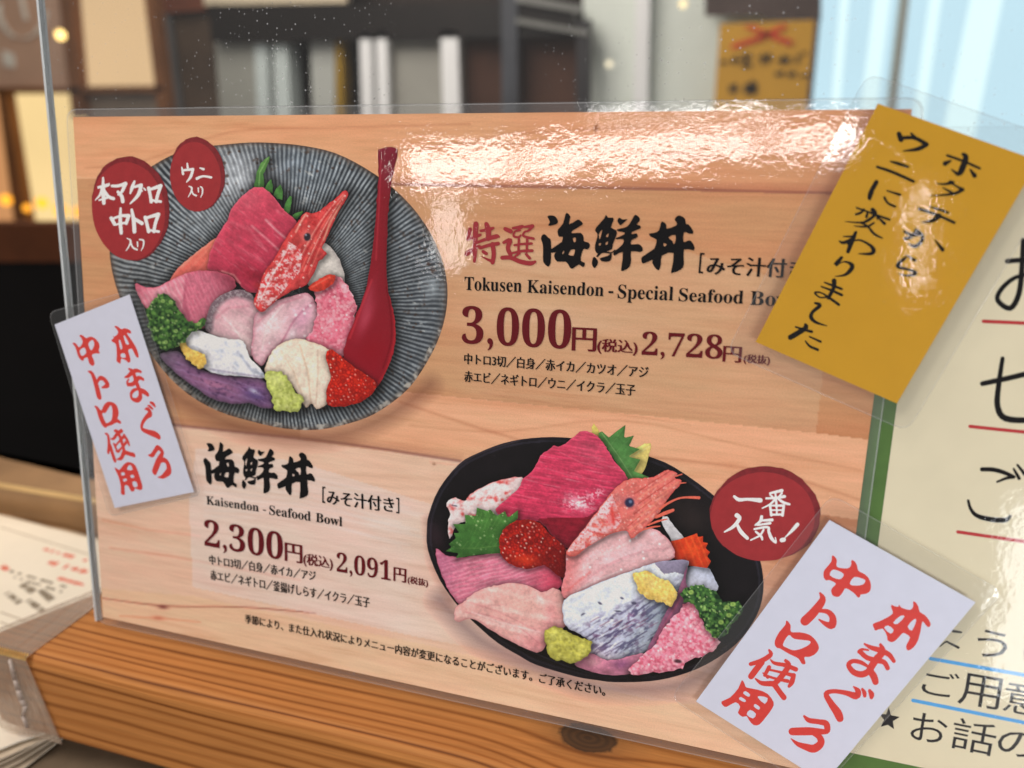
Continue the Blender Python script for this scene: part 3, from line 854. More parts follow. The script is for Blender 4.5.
# ------------------------------------------------------------------ lower bowl
bowl = p = Patch([(427, 529), (429, 514), (439, 489), (459, 464), (478, 453), (504, 443), (532, 438), (566, 437.5), (610, 444), (648, 456), (674, 467), (711, 493), (740, 521), (756, 548), (763, 575), (762, 600), (753, 622), (736, 644), (707, 664), (678, 675.5), (650, 681), (615, 682), (597, 680), (576, 676.5), (537, 665), (520, 656), (498, 643), (478, 626), (459, 607), (440, 580), (428, 550)], (22, 18, 21), step=0.9)
p.edge(3.0, (34, 32, 44), .9); p._e = p._e; p.mix((p._e > 3.0) * (p._e < 5) * .5, (60, 58, 74)); p.blob(440, 545, 10, 30, -20, (60, 40, 48), .6); p.blob(690, 520, 40, 24, 40, (48, 38, 36), .7); p.noise(12, 12, 0, .18); p.dots(50, .5, 1.0, (70, 64, 66), .5, 2)
p.stroke([(432, 500), (445, 478), (475, 455), (520, 440)], 2, (104, 92, 96), .5, 1); p.stroke([(470, 616), (520, 646), (590, 673), (650, 675)], 2.2, (92, 96, 120), .6, 1)
p = F_([(464, 501), (470, 495), (479, 489), (496, 481), (522, 477), (524, 490), (512, 506), (492, 520), (478, 520), (458, 524), (450, 538), (448, 524), (450, 514), (447, 503), (455, 497.5)], (232, 210, 210)); p.noise(6, 4, -30, 1.8, (214, 90, 88), thr=.1); p.stroke([(464, 500), (479, 488.5), (500, 479.5), (521, 476.5)], 3, (214, 84, 84), .7, 1); p.blob(455, 505, 4, 3, 0, (210, 214, 228), .8); p.stroke([(452, 505), (457, 506)], 1.6, (60, 60, 70), .8); put(p, 'prawn_meat', B2)
p = F_([(592, 434), (594, 423), (600, 434), (600, 442)], (226, 206, 110), smooth=2); p.noise(4, 4, 0, .1); put(p, 'chrysanthemum_leaf', B2)
p = F_([(627, 459), (636, 448), (651, 443), (648, 459), (642, 474), (634, 472), (638, 460)], (232, 212, 124), smooth=2); p.noise(5, 5, 0, .08); p.stroke([(630, 458), (650, 446)], 1.6, (250, 240, 180), .6, 1); put(p, 'chrysanthemum_leaf', B2)
p = Patch([(598.5, 433), (602, 431.3), (609, 437.5), (617, 431), (625.5, 424.8), (624, 438), (634, 435.5), (629, 446), (640, 449), (628, 456.5), (640.5, 459.5), (634, 471), (649, 477), (639, 483), (630, 482), (618, 465), (607, 448), (600, 441)], (66, 116, 58), step=.8, smooth=0)
p.grad(625, 428, 612, 450, (92, 140, 76), .5); p.stroke([(602, 433), (618, 455), (634, 480)], 1.6, (136, 170, 110), .7, 1)
for a, b in (((611, 445), (624, 428)), ((616, 452), (632, 437)), ((621, 460), (637, 450)), ((626, 468), (638, 461))): p.stroke([a, b], 1, (120, 160, 96), .5, 1)
p.noise(5, 5, 0, .15); put(p, 'shiso_leaf', B2)
# tuna
p = F_([(575, 436), (581, 431.5), (587, 431), (594, 434), (600, 439), (607, 449), (614, 460), (628, 478), (617, 489), (606, 502), (594, 516), (581, 533), (570, 548), (556, 540), (540, 522), (516, 520), (500, 515), (496, 510), (500, 505), (518, 489), (523, 479), (533, 470), (537, 463), (541, 455), (548, 450), (554, 446), (561, 446)], (196, 54, 88))
p.grad(580, 440, 540, 520, (190, 42, 76), .6); p.blob(590, 450, 22, 14, 40, (212, 96, 120), .4); p.noise(22, 1.8, 10, .20); p.noise(20, 1.6, 12, 1.2, (222, 130, 148), thr=.3); p.noise(16, 8, 20, .10); p.mix(np.full(len(p.P), .10), (200, 120, 132))
m = inside(p.P, np.array([(540, 518), (587, 517), (600, 508), (570, 552), (530, 530)])); p.mix(m * .85, (122, 22, 36)); p.noise(10, 1.6, 8, .14)
p.blob(578, 503, 12, 6, 35, (232, 190, 200), .75); p.noise(3, 2, 40, .0); p.mix(np.exp(-((p.x - 579) / 14) ** 2 - ((p.y - 502) / 8) ** 2) * (fbm(p.x / 2.2, p.y / 1.6) > .1) * .8, (250, 232, 236)); p.mix(np.exp(-((p.x - 596) / 9) ** 2 - ((p.y - 494) / 6) ** 2) * (fbm(p.x / 2.0, p.y / 1.6) > .15) * .7, (240, 214, 222))
p.stroke([(560, 452), (580, 462), (604, 468)], 2, (222, 124, 142), .4, 1); p.stroke([(545, 468), (572, 476), (610, 482)], 2, (222, 120, 140), .4, 1); p.edge(2, (214, 96, 120), .4); put(p, 'tuna_slab', B2)
# pink fatty tuna
p = F_([(436, 549), (446, 555), (460, 557), (480, 555), (500, 552), (508, 561), (530, 567), (545, 564), (558, 574), (563, 584), (556, 590), (544, 593), (530, 588), (510, 584), (490, 590), (474, 598), (461, 605), (449, 590), (440, 570)], (206, 112, 138))
p.stripes(-8, 4.2, .5, (232, 172, 186), 2.6, .02); p.noise(16, 2.4, -10, .2); p.mix(np.full(len(p.P), .15), (206, 140, 150)); p.grad(520, 580, 556, 586, (196, 56, 82), .8); p.grad(470, 570, 445, 560, (180, 104, 140), .5); p.edge(2, (176, 82, 110), .5); put(p, 'fatty_tuna_slice', B2)
# shiso in front
p = Patch([(449, 544), (456, 538), (454, 533), (460, 533), (453, 524), (466, 524), (465, 514.5), (476, 516), (477, 507.5), (488, 511), (490, 509), (497, 516), (505, 511), (508, 518), (518, 510), (518, 518), (510, 527), (502, 536), (501, 553), (478, 554.5), (456, 558), (459, 553), (446, 551), (452, 547)], (70, 118, 54), step=.8, smooth=0)
p.stroke([(456, 548), (480, 548), (502, 545)], 1.4, (130, 170, 90), .7, 1)
for k in range(7): p.stroke([(462 + 6 * k, 549), (468 + 6 * k, 541)], 1, (120, 160, 84), .6, 1); p.stroke([(470 + 4 * k, 536 - k), (478 + 4 * k, 512 + k)], 1, (112, 156, 80), .5, 1)
p.dots(40, .5, 1.2, (208, 224, 168), .6, 5); p.noise(6, 6, 0, .2); p.grad(490, 520, 470, 552, (46, 90, 40), .4); put(p, 'shiso_leaf', B2)
# roe
p = F_([(500, 537), (505, 528), (513, 522), (526, 519), (540, 523), (549, 533), (560, 542), (569, 553), (570, 566), (567, 578), (559, 576), (549, 568), (543, 565), (532, 568.5), (518, 567), (506, 561), (500, 551)], (180, 36, 24))
p.eggs(4.8, (112, 16, 18), (166, 34, 28), 5); p.blob(526, 560, 18, 7, 8, (226, 66, 34), .75); p.grad(540, 540, 568, 566, (92, 14, 18), .75); put(p, 'salmon_roe', B2)
# pale white fish
p = F_([(454, 614), (457, 606), (463, 602), (470, 596), (482, 589), (497, 585), (516, 582.5), (532, 587), (543, 592), (553, 588), (562, 592), (565, 606), (566, 626), (556, 629), (547, 636), (545, 646), (537, 652), (519, 645), (496, 633), (475, 619.5), (465, 620), (457, 622)], (226, 170, 164))
p.stripes(14, 16, .5, (242, 206, 198), 4); p.stroke([(486, 622), (512, 628), (540, 640)], 5, (236, 190, 186), .6, 1); p.stroke([(480, 606), (506, 604), (536, 596)], 3, (206, 140, 140), .45, 1); p.stroke([(466, 612), (492, 616), (520, 628), (540, 644)], 2.4, (196, 124, 130), .5, 1); p.blob(520, 604, 26, 9, 12, (234, 188, 176), .6); p.stroke([(470, 602), (500, 612), (536, 630)], 3, (206, 138, 138), .5, 1); p.stroke([(472, 612), (500, 622), (540, 632)], 3, (240, 208, 206), .7, 1); p.blob(540, 599, 5, 3, 40, (250, 236, 234), .8); p.blob(551, 612, 8, 16, 0, (214, 134, 138), .5); p.grad(520, 630, 530, 650, (206, 112, 124), .5); p.edge(2.4, (206, 130, 134), .55); p.noise(8, 5, 10, .06); put(p, 'white_fish_slice', B2)
# prawn tail and daikon at right
p = F_([(682, 586), (685, 570), (694, 566), (707, 567), (714, 577), (718, 590), (700, 594)], (190, 196, 216)); p.grad(700, 570, 690, 590, (216, 212, 220), .6); p.noise(8, 8, 0, .06); put(p, 'daikon', B2)
p = F_([(661, 520), (667, 516), (674, 526), (684, 537), (680, 543), (672, 541)], (206, 204, 208), smooth=2); p.noise(6, 4, 40, .06); put(p, 'daikon', B2)
p = Patch([(671, 541), (680, 539), (692, 535), (697, 533), (698, 537), (703, 536), (703, 542), (708, 543), (705.5, 548), (710, 552), (707, 556), (711, 561), (707, 568), (697, 566.5), (686, 565), (674, 558)], (204, 62, 30), step=.8, smooth=0); p.stripes(70, 6, .35, (236, 112, 54), 1.5); p.grad(690, 545, 676, 556, (176, 40, 26), .5); p.blob(692, 550, 8, 7, 0, (226, 88, 40), .6); put(p, 'prawn_tail', B2)
# prawn body
p = F_([(567, 552), (580, 540), (592, 526), (612, 520), (640, 526), (655, 529), (669, 540), (675, 557), (655, 563), (633, 571), (606, 581), (580, 592), (565, 598), (562, 588), (566, 570)], (226, 176, 180))
p.noise(12, 4, -30, .14); p.blob(630, 552, 30, 8, -18, (232, 200, 206), .6); p.stroke([(574, 592), (596, 580), (622, 570)], 2.4, (246, 226, 230), .6, 1); p.blob(600, 545, 18, 10, -40, (236, 190, 192), .5); p.stroke([(580, 585), (606, 566), (640, 552), (668, 548)], 4, (206, 140, 150), .5, 1); p.stroke([(576, 574), (598, 556), (630, 542)], 4, (240, 206, 206), .7, 1); p.grad(590, 560, 566, 556, (220, 90, 88), .6); p.dots(30, .6, 1.6, (248, 236, 238), .8, 14); p.stroke([(568, 590), (590, 572)], 5, (222, 100, 100), .5, 1); p.edge(2.4, (208, 120, 130), .6); put(p, 'prawn_body', B2)
p = F_([(566, 552), (578, 536), (592, 518), (604, 502), (614, 490), (626, 480), (640, 478), (654, 477), (664, 470.5), (671, 470), (677, 473), (675, 478), (682, 481), (676, 489), (667, 500), (660, 512), (648, 525), (640, 532), (631, 538), (626, 530), (606, 536), (586, 548), (574, 556)], (218, 112, 104))
p.noise(6, 4, -45, .14); p.noise(3, 2.2, -50, 1.8, (244, 178, 166), thr=.18, off=4); m = inside(p.P, np.array([(566, 552), (592, 518), (612, 494), (622, 520), (612, 534), (586, 548)])); p.mix(m * np.clip(fbm(p.x / 6, p.y / 5) * 2 + 1.0, 0, 1) * .9, (236, 200, 206)); p.mix(m * (fbm(p.x / 2.4, p.y / 2.0) > .3) * .6, (208, 76, 78)); p.blob(618, 498, 10, 7, -50, (190, 110, 112), .5); p.blob(612, 518, 6, 9, 30, (206, 62, 62), .6)
p.stroke([(612, 510), (614, 524)], 5, (206, 62, 56), .8, 1); p.stroke([(590, 531), (606, 535), (620, 533)], 3, (206, 66, 62), .7, 1)
for q in ([(636, 500), (655, 486), (674, 474)], [(640, 508), (660, 494), (678, 482)], [(634, 520), (650, 508), (668, 492)], [(630, 530), (646, 518), (658, 506)]): p.stroke(q, 2.4, (240, 148, 122), .7, 1)
for q in ([(634, 494), (654, 481), (670, 471)], [(638, 504), (658, 490), (676, 478)], [(634, 514), (652, 500)], [(628, 526), (640, 516)]): p.stroke(q, 1.4, (158, 32, 32), .7, 1)
p.blob(629.5, 502, 8, 7.5, 0, (196, 110, 120), .7); p.blob(629.5, 502.5, 5.6, 5.6, 0, (40, 44, 74), .97, 3); p.blob(630.5, 501.5, 2.2, 2.2, 0, (120, 140, 176), .8, 2); p.edge(1.6, (206, 70, 66), .6); p.dots(24, .5, 1.1, (252, 226, 214), .7, 12); put(p, 'prawn_head', B2)
# aji
p = F_([(564, 600), (580, 591), (606, 580), (633, 570), (654, 562.5), (686, 559.5), (688, 567), (683, 581), (676, 595), (667, 611), (657, 632), (646, 651), (626, 657), (606, 660), (590, 655), (591, 642), (578, 633), (566, 626), (563, 614)], (222, 228, 240))
m = np.clip(((p.x - 560) * .42 + (p.y - 590) * .9 - 34) / 16, 0, 1); p.mix(m * .5, (160, 160, 190)); p.noise(10, 6, -25, .06)
p.mix(m * np.clip(fbm((p.x * .82 - p.y * .57) / 9, (p.x * .57 + p.y * .82) / 2.4) * 3.2 + .25, 0, 1) * .8, (70, 60, 98)); p.mix(m * np.clip(fbm((p.x * .82 - p.y * .57) / 7 + 20, (p.x * .57 + p.y * .82) / 1.8 + 8) * 3 - .5, 0, 1) * .85, (228, 230, 238)); p.mix(m * np.clip(fbm(p.x / 7 + 31, p.y / 6) * 3 - .5, 0, 1) * .6, (92, 52, 92))
m3 = np.clip(((p.x - 640) * .9 + (p.y - 600) * .5) / 14, 0, 1) * (p.y > 585); p.mix(m3 * .35, (110, 128, 140))
m2 = inside(p.P, np.array([(652, 560), (690, 556), (686, 575), (675, 572), (664, 574)])); p.mix(m2 * .7, (98, 84, 112)); p.noise(3, 3, 0, .05)
for a in ((622, 598, 2.6, 1.4, 20), (634, 603, 3.4, 2, 10), (600, 603, 3, 1.5, 30), (583, 614, 3, 1.2, -30), (612, 618, 2.2, 1, 10), (618, 611, 5, 1, 5)): p.blob(*a, (66, 62, 86), .85, 2)
for k in range(26):
    x0, y0 = 590 + (k * 37 % 62), 622 + (k * 23 % 34); p.stroke([(x0, y0), (x0 + 9, y0 - 5)], 1.6, (70, 52, 84) if k % 3 else (120, 60, 90), .7, 1)
p.blob(664, 605, 5, 22, 28, (104, 122, 132), .5); p.edge(1.8, (150, 150, 170), .5); p.grad(600, 640, 592, 658, (206, 170, 180), .5); put(p, 'mackerel_slice', B2)
p = F_([(687, 566), (686, 582), (690, 592), (688, 606), (676, 622), (660, 642), (648, 656), (646, 651), (657, 630), (668, 608), (678, 592)], (136, 84, 112)); p.stroke([(686, 590), (672, 612), (655, 640)], 3, (196, 90, 120), .6, 1); p.noise(6, 4, -50, .14); put(p, 'mackerel_edge', B2)
p = F_([(633, 574), (638, 571.5), (646, 570.5), (657, 576), (667, 580), (673, 585), (677, 595), (672, 606), (664, 603), (656, 601), (642, 595), (636, 584)], (232, 198, 106), 1.0); p.grains((248, 222, 142), (204, 164, 84), 15, .9); p.blob(652, 583, 10, 6, 30, (248, 224, 150), .45); put(p, 'ginger_paste', B2)
p = F_([(575, 664), (582, 655), (591, 653), (608, 660), (630, 656), (644, 653), (640, 668), (628, 674), (606, 674.5), (586, 670)], (178, 112, 134)); p.noise(8, 4, 10, .25); p.blob(622, 664, 12, 6, 0, (126, 74, 116), .7); p.blob(594, 662, 8, 5, 10, (216, 164, 170), .6); put(p, 'mackerel_slice', B2)
p = F_([(643, 655), (655, 643), (664, 628), (675, 615), (686, 604), (693, 604), (700, 615), (707, 630), (720, 640), (714, 650), (700, 657), (686, 662), (682, 668), (664, 671), (634, 674), (630, 667)], (226, 136, 158), 1.3)
p.noise(8, 5, -30, 1.6, (244, 190, 200), thr=.05); p.noise(6, 4, 50, 1.8, (204, 86, 114), thr=.15, off=5); p.grains((246, 198, 206), (206, 92, 116), 41, 1.2); p.dots(30, .6, 1.3, (252, 230, 232), .8, 9); p.blob(678, 661, 5, 2.4, 10, (50, 30, 36), .85, 2); put(p, 'minced_tuna', B2)
p = F_([(680, 593), (687, 587), (701, 585), (711, 589), (718, 592), (722, 600), (728, 601), (737, 601), (743, 609), (738, 619), (732, 624), (727, 634), (717, 638), (708, 632), (703, 620), (693, 604), (685, 602)], (48, 84, 44), 1.3)
p.greens(23)
for a, b in ((691, 592), (727, 607), (729, 615), (721, 622), (733, 604)): p.blob(a, b, 3.4, 2.8, 0, (160, 190, 98), .85, 2.5); p.blob(a, b, 1.5, 1.2, 0, (96, 130, 58), .7, 2)
put(p, 'chopped_scallions', B2)
p = F_([(545, 634), (552, 626.5), (560, 627), (568, 631), (576, 636), (588, 639), (592, 644), (589, 654), (582, 659), (571, 663), (562, 660), (553, 659), (547, 650)], (186, 182, 84), 1.0); p.noise(6, 4, 20, .2); p.grains((206, 204, 112), (146, 140, 62), 18); p.blob(554, 634, 6, 6, 0, (208, 206, 112), .5); p.blob(582, 646, 6, 5, 0, (204, 200, 100), .6); p.edge(2.6, (140, 134, 50), .6); p.blob(566, 652, 4, 6, 0, (146, 140, 60), .6); put(p, 'wasabi', B2)

B2 = flush(bowl, 'black_bowl')
ik = Ink(LV[0] + 2e-6)
ik.line((660, 508.5, 2.6), (670, 502, 2.2), (682, 497.5, 1.8), (699, 497.5, 3)); ik.line((656, 517, 2.6), (665, 513, 3.6), (673, 510, 3)); ik.line((648, 525, 1.6), (658, 521, 2), (667, 519, 1)); ik.line((642, 530, 1.4), (652, 527, 1.8), (660, 526, 1)); ik.line((676, 476, 1.4), (682, 474, 1)); ik.line((680, 483, 1.4), (686, 482.5, .8))
ik.build('prawn_feeler', plain('prawn feeler', (222, 104, 84), .5, .2, .15, 900), B2); LV[0] = ik.w

# ------------------------------------------------------------------ badges
TXT = LV[0] + 2e-5


def badge(cx, cy, rx, ry, rot, seed):
    t = np.linspace(0, 2 * math.pi, 60, endpoint=False)
    def ring(k, dx, dy, amp, s2):
        rr = np.random.RandomState(s2); ph = rr.rand(4) * 6.28
        w = 1 + amp * (np.sin(3 * t + ph[0]) + .6 * np.sin(7 * t + ph[1]) + .5 * np.sin(17 * t + ph[2]) + .4 * np.sin(29 * t + ph[3]))
        a, b = rx * k * w * np.cos(t), ry * k * w * np.sin(t); c, s = math.cos(rot), math.sin(rot)
        return np.c_[cx + dx + a * c - b * s, cy + dy + a * s + b * c]
    g = Ink(TXT - 1.2e-5); g.shape(ring(1.015, 1.0, -1.4, .011, seed), sm=0)
    ob = g.build('badge', M_BADGE_EDGE, CARD)
    h = Ink(TXT - 6e-6); h.shape(ring(.955, -1.2, 1.4, .004, seed + 1), sm=0); h.build('badge_face', M_BADGE, ob)
    return ob


b1 = badge(130, 209.5, 38, 51.5, -.12, 1)
I = Ink(TXT).at(90, 150, 1 / 6.678)
for st in ([(60, 250, 18), (120, 235, 22), (130, 225, 10)], [(90, 185, 12), (92, 270, 26), (95, 355, 24)], [(85, 255, 20), (70, 300, 16), (38, 335, 6)], [(95, 265, 16), (125, 310, 22), (160, 325, 22)], [(65, 335, 12), (120, 318, 16)],
           [(150, 240, 18), (190, 240, 20), (240, 225, 26)], [(240, 225, 26), (215, 280, 20), (190, 300, 10)], [(190, 280, 20), (215, 310, 24), (222, 345, 24)],
           [(300, 210, 14), (285, 250, 24), (272, 290, 12)], [(290, 250, 14), (345, 235, 24)], [(345, 235, 24), (325, 300, 24), (272, 358, 10)], [(340, 262, 10), (352, 275, 10)], [(362, 255, 10), (374, 268, 10)],
           [(395, 255, 24), (405, 300, 20), (412, 345, 24)], [(400, 265, 18), (475, 240, 26)], [(475, 240, 24), (455, 300, 22), (445, 345, 22)], [(410, 335, 16), (475, 345, 18)],
           [(145, 455, 24), (165, 490, 24)], [(155, 460, 16), (210, 440, 18), (262, 440, 26)], [(262, 440, 24), (245, 490, 22)], [(165, 500, 14), (245, 485, 16)], [(208, 390, 14), (205, 470, 24), (212, 555, 22)],
           [(282, 400, 18), (295, 470, 26), (300, 545, 26)], [(300, 460, 22), (350, 490, 26)],
           [(372, 450, 24), (385, 500, 22), (395, 545, 24)], [(375, 455, 18), (460, 430, 26)], [(460, 430, 24), (440, 490, 22), (430, 545, 22)], [(395, 535, 16), (462, 545, 18)],
           [(250, 590, 6), (275, 605, 12), (265, 640, 10), (245, 672, 6)], [(272, 610, 10), (290, 650, 12), (318, 665, 12)], [(320, 615, 10), (322, 645, 9)], [(335, 598, 10), (360, 605, 12), (360, 640, 10), (345, 672, 5)]): I.line(*st)
I.build('badge_lettering', M_WHITE_INK, b1)
b2 = badge(197, 175.5, 26.5, 36.5, -.1, 5)
I = Ink(TXT).at(160, 130, 1 / 8.533)
for st in ([(235, 285, 12), (240, 320, 20)], [(190, 320, 12), (200, 375, 22)], [(195, 345, 18), (285, 335, 24)], [(285, 335, 22), (265, 400, 24), (230, 445, 10)], [(345, 325, 12), (375, 335, 22)], [(318, 415, 24), (370, 395, 18), (440, 405, 20)],
           [(250, 480, 8), (275, 495, 16), (265, 535, 12), (245, 570, 7)], [(272, 505, 12), (285, 545, 14), (312, 560, 16)], [(330, 495, 12), (332, 530, 10)], [(350, 485, 12), (365, 500, 14), (365, 540, 12), (350, 575, 6)]): I.line(*st)
I.build('badge_lettering', M_WHITE_INK, b2)
b3 = badge(764, 515, 54.5, 46.5, 0, 9)
I = Ink(TXT).at(705, 465, 1 / 7.683)
for st in ([(225, 240, 20), (260, 265, 28), (330, 262, 22), (425, 270, 36)],
           [(500, 215, 16), (590, 195, 26)], [(540, 205, 14), (550, 320, 20)], [(470, 255, 16), (550, 250, 20), (610, 240, 24)], [(500, 225, 14), (520, 245, 16)], [(590, 215, 16), (570, 240, 14)], [(545, 255, 20), (500, 300, 16), (440, 330, 10)], [(560, 255, 18), (600, 285, 22), (648, 300, 18)], [(500, 310, 20), (510, 385, 20)], [(505, 310, 14), (605, 310, 20)], [(605, 310, 20), (595, 385, 22)], [(505, 380, 16), (595, 378, 18)], [(510, 345, 12), (595, 345, 14)], [(550, 310, 14), (552, 380, 14)],
           [(245, 385, 36), (265, 410, 30), (220, 470, 26), (150, 512, 12)], [(245, 450, 20), (275, 510, 30), (325, 560, 26)],
           [(435, 395, 24), (425, 430, 24), (385, 460, 12)], [(430, 425, 16), (515, 420, 24)], [(400, 460, 14), (500, 445, 20)], [(380, 490, 16), (480, 475, 20), (490, 510, 22), (510, 560, 26), (545, 595, 14), (540, 555, 8)], [(450, 495, 16), (420, 540, 16), (350, 575, 10)], [(390, 510, 16), (430, 545, 20), (440, 570, 16)],
           [(710, 455, 30), (670, 500, 24), (615, 555, 8)], [(590, 575, 34), (605, 572, 34)]): I.line(*st)
I.build('badge_lettering', M_WHITE_INK, b3)

# ------------------------------------------------------------------ titles and prices
def kaisendon(I, k):
    I.at(530, 205, k)
    I.shape([(180, 120), (200, 108), (250, 112), (280, 145), (285, 180), (260, 200), (190, 212), (205, 175), (190, 140)])
    I.shape([(115, 340), (145, 298), (190, 335), (215, 370), (215, 560), (205, 610), (185, 630), (150, 600), (135, 560), (135, 420)])
    I.line((205, 475, 30), (260, 455, 50), (330, 400, 40))
    I.shape([(365, 95), (385, 83), (415, 120), (400, 200), (490, 150), (520, 165), (540, 200), (440, 260), (430, 290), (520, 285), (550, 330), (550, 370), (600, 385), (615, 420), (590, 455), (550, 450), (530, 500), (520, 570), (560, 590), (560, 620), (540, 635), (500, 610), (440, 650), (410, 640), (370, 580), (280, 580), (250, 530), (260, 490), (310, 420), (340, 330), (300, 325), (285, 290), (290, 250), (340, 190)],
            [(440, 340), (470, 335), (470, 375), (450, 380)], [(330, 490), (350, 465), (350, 490), (335, 505)], [(395, 505), (420, 460), (460, 455), (460, 480), (445, 520), (400, 512)], sm=2)
    I.shape([(680, 230), (760, 140), (780, 100), (800, 130), (850, 130), (855, 160), (830, 230), (885, 260), (885, 310), (850, 400), (840, 450), (800, 470), (760, 480), (700, 500), (670, 470), (668, 410), (690, 330), (690, 290), (670, 270)],
            [(705, 300), (740, 250), (735, 290), (715, 355)], [(780, 310), (810, 290), (800, 325), (785, 330)], [(705, 395), (730, 390), (725, 410), (708, 418)], [(775, 390), (800, 370), (795, 400), (778, 412)], sm=2)
    I.line((690, 525, 18), (740, 480, 24), (830, 490, 12), (870, 460, 8))
    I.shape([(635, 600), (655, 530), (695, 570), (690, 610), (660, 645)]); I.shape([(720, 545), (800, 520), (835, 490), (835, 540), (815, 575), (760, 580), (730, 570)])
    I.at(I.o[0] + 716.8 * k, I.o[1], k)
    I.shape([(180, 160), (200, 130), (235, 150), (280, 145), (250, 175), (215, 205), (195, 195)])
    I.shape([(175, 250), (260, 230), (300, 200), (340, 130), (365, 100), (405, 130), (405, 165), (375, 200), (410, 210), (415, 240), (330, 275), (330, 300), (375, 290), (388, 320), (370, 340), (325, 360), (320, 405), (390, 400), (425, 420), (440, 460), (410, 482), (320, 475), (320, 560), (305, 630), (260, 665), (220, 675), (220, 640), (235, 480), (150, 520), (140, 480), (180, 450), (235, 400), (240, 350), (170, 352), (165, 340), (200, 325), (250, 300), (250, 280), (190, 270)], sm=2)
    I.shape([(505, 295), (560, 285), (605, 260), (625, 185), (645, 172), (680, 200), (685, 245), (780, 210), (785, 180), (765, 150), (790, 115), (825, 110), (870, 140), (880, 195), (910, 200), (955, 265), (945, 295), (905, 290), (860, 280), (855, 380), (900, 365), (935, 370), (968, 430), (955, 465), (860, 455), (860, 600), (830, 660), (740, 695), (730, 680), (755, 490), (635, 520), (625, 600), (605, 665), (570, 650), (535, 590), (540, 560), (440, 600), (425, 560), (435, 530), (540, 460), (565, 430), (580, 355), (520, 325)],
            [(700, 330), (775, 305), (770, 385), (750, 400), (745, 370)], [(650, 415), (655, 390), (685, 405), (665, 425)], sm=2)


I = Ink(TXT); kaisendon(I, 1 / 10.24); I.build('title_lettering', M_BLACK, CARD)
# the same characters, smaller, on the lower panel
c_ = lambda x, y: card(np.array([float(x)]), np.array([float(y)]))[0]
a0, a1, at_ = c_(541.2, 268.5), c_(694.7, 272.9), c_(567, 213.3)
s0, s1, st_ = c_(205.5, 485.5), c_(316.8, 500.5), c_(221, 447.6)
kx = (s1[0] - s0[0]) / (a1[0] - a0[0]); ky = kx * 1.02
tf = lambda uv: np.c_[s0[0] + (uv[:, 0] - a0[0]) * kx, s0[1] + (uv[:, 1] - a0[1]) * ky]
I = Ink(TXT, tf=tf); kaisendon(I, 1 / 10.24); I.build('title_lettering', M_BLACK, CARD)

I = Ink(TXT).at(460, 205, 1 / 10.24)
for st in ([(165, 195, 55), (160, 300, 52), (157, 450, 48), (150, 575, 34)], [(105, 250, 44), (85, 350, 40)], [(85, 350, 36), (200, 310, 34), (215, 300, 18)], [(72, 500, 50), (120, 465, 45), (205, 415, 18)],
           [(272, 195, 44), (292, 260, 60), (290, 350, 44)], [(215, 265, 28), (300, 250, 36), (342, 235, 26)], [(190, 380, 30), (270, 350, 38), (375, 322, 46), (398, 325, 24)], [(208, 440, 34), (300, 412, 36), (392, 395, 40)], [(335, 400, 45), (348, 500, 45), (335, 590, 40)], [(340, 580, 40), (290, 560, 26), (225, 528, 10)], [(240, 478, 36), (272, 498, 34)],
           [(465, 245, 40), (520, 270, 48)], [(450, 385, 30), (515, 360, 46), (492, 440, 44), (520, 510, 42)], [(435, 540, 42), (520, 540, 44), (620, 580, 46), (720, 598, 46), (772, 580, 26)],
           [(545, 238, 26), (640, 220, 34)], [(640, 220, 30), (600, 255, 20), (562, 275, 20), (552, 320, 24), (600, 330, 22), (625, 310, 18)], [(660, 225, 22), (745, 215, 36)], [(742, 225, 30), (700, 265, 22), (665, 275, 20), (652, 318, 24), (755, 345, 28)], [(575, 270, 14), (620, 262, 14)], [(680, 268, 14), (720, 258, 14)],
           [(605, 350, 24), (600, 490, 24)], [(690, 350, 24), (685, 480, 24)], [(560, 412, 22), (640, 400, 24), (735, 395, 26)], [(540, 492, 22), (640, 472, 28), (742, 468, 30)], [(610, 495, 26), (565, 528, 22)], [(680, 505, 28), (715, 545, 30)]): I.line(*st)
I.build('title_lettering', M_TITLE_RED, CARD)

I = Ink(TXT)
I.text('[', (698.5, 273.2), (703, 273.4), (699, 252.8), 'plain')
I.text('みそ汁付き', (706.7, 274.6), (804, 278.6), (707, 256), 'mincho'); I.text(']', (806, 279), (810, 279.2), (806.3, 257.5), 'plain')
I.build('set_note_lettering', M_BLACK, CARD)
I = Ink(TXT)
I.text(serif('Tokusen'), (464.7, 290.2), (521.8, 292.4), (464.9, 276.8), 'plain'); I.text(serif('Kaisendon'), (527.2, 292.8), (603.6, 296.5), (527.4, 279.6), 'plain'); I.text('-', (608.5, 293), (613.4, 293.2), (608.5, 291), 'plain')
I.text(serif('Special'), (617.5, 302.2), (672.8, 304.6), (617.8, 284.4), 'plain'); I.text(serif('Seafood'), (678.6, 301.3), (743, 304), (678.8, 288), 'plain'); I.text(serif('Bowl'), (749.8, 305), (797, 307), (750, 291), 'plain')
I.build('english_lettering', M_BLACK, CARD)
I = Ink(TXT)
I.text('中トロ3切／白身／赤イカ／カツオ／アジ', (464.5, 364), (648, 378.2), (464.8, 353))
I.build('ingredient_lettering', M_BLACK, CARD)
I = Ink(TXT)
I.text('赤エビ／ネギトロ／ウニ／イクラ／玉子', (464.5, 381.6), (635, 396), (464.8, 370.5))
I.build('ingredient_lettering', M_BLACK, CARD)
I = Ink(TXT)
I.text('[', (322.5, 502.5), (325.6, 503), (323, 486.4), 'plain'); I.text('みそ汁付き', (327.5, 504), (394, 512.6), (328, 489.5)); I.text(']', (396.5, 513), (399.5, 513.4), (397, 497.6), 'plain')
I.build('set_note_lettering', M_BLACK, CARD)
I = Ink(TXT)
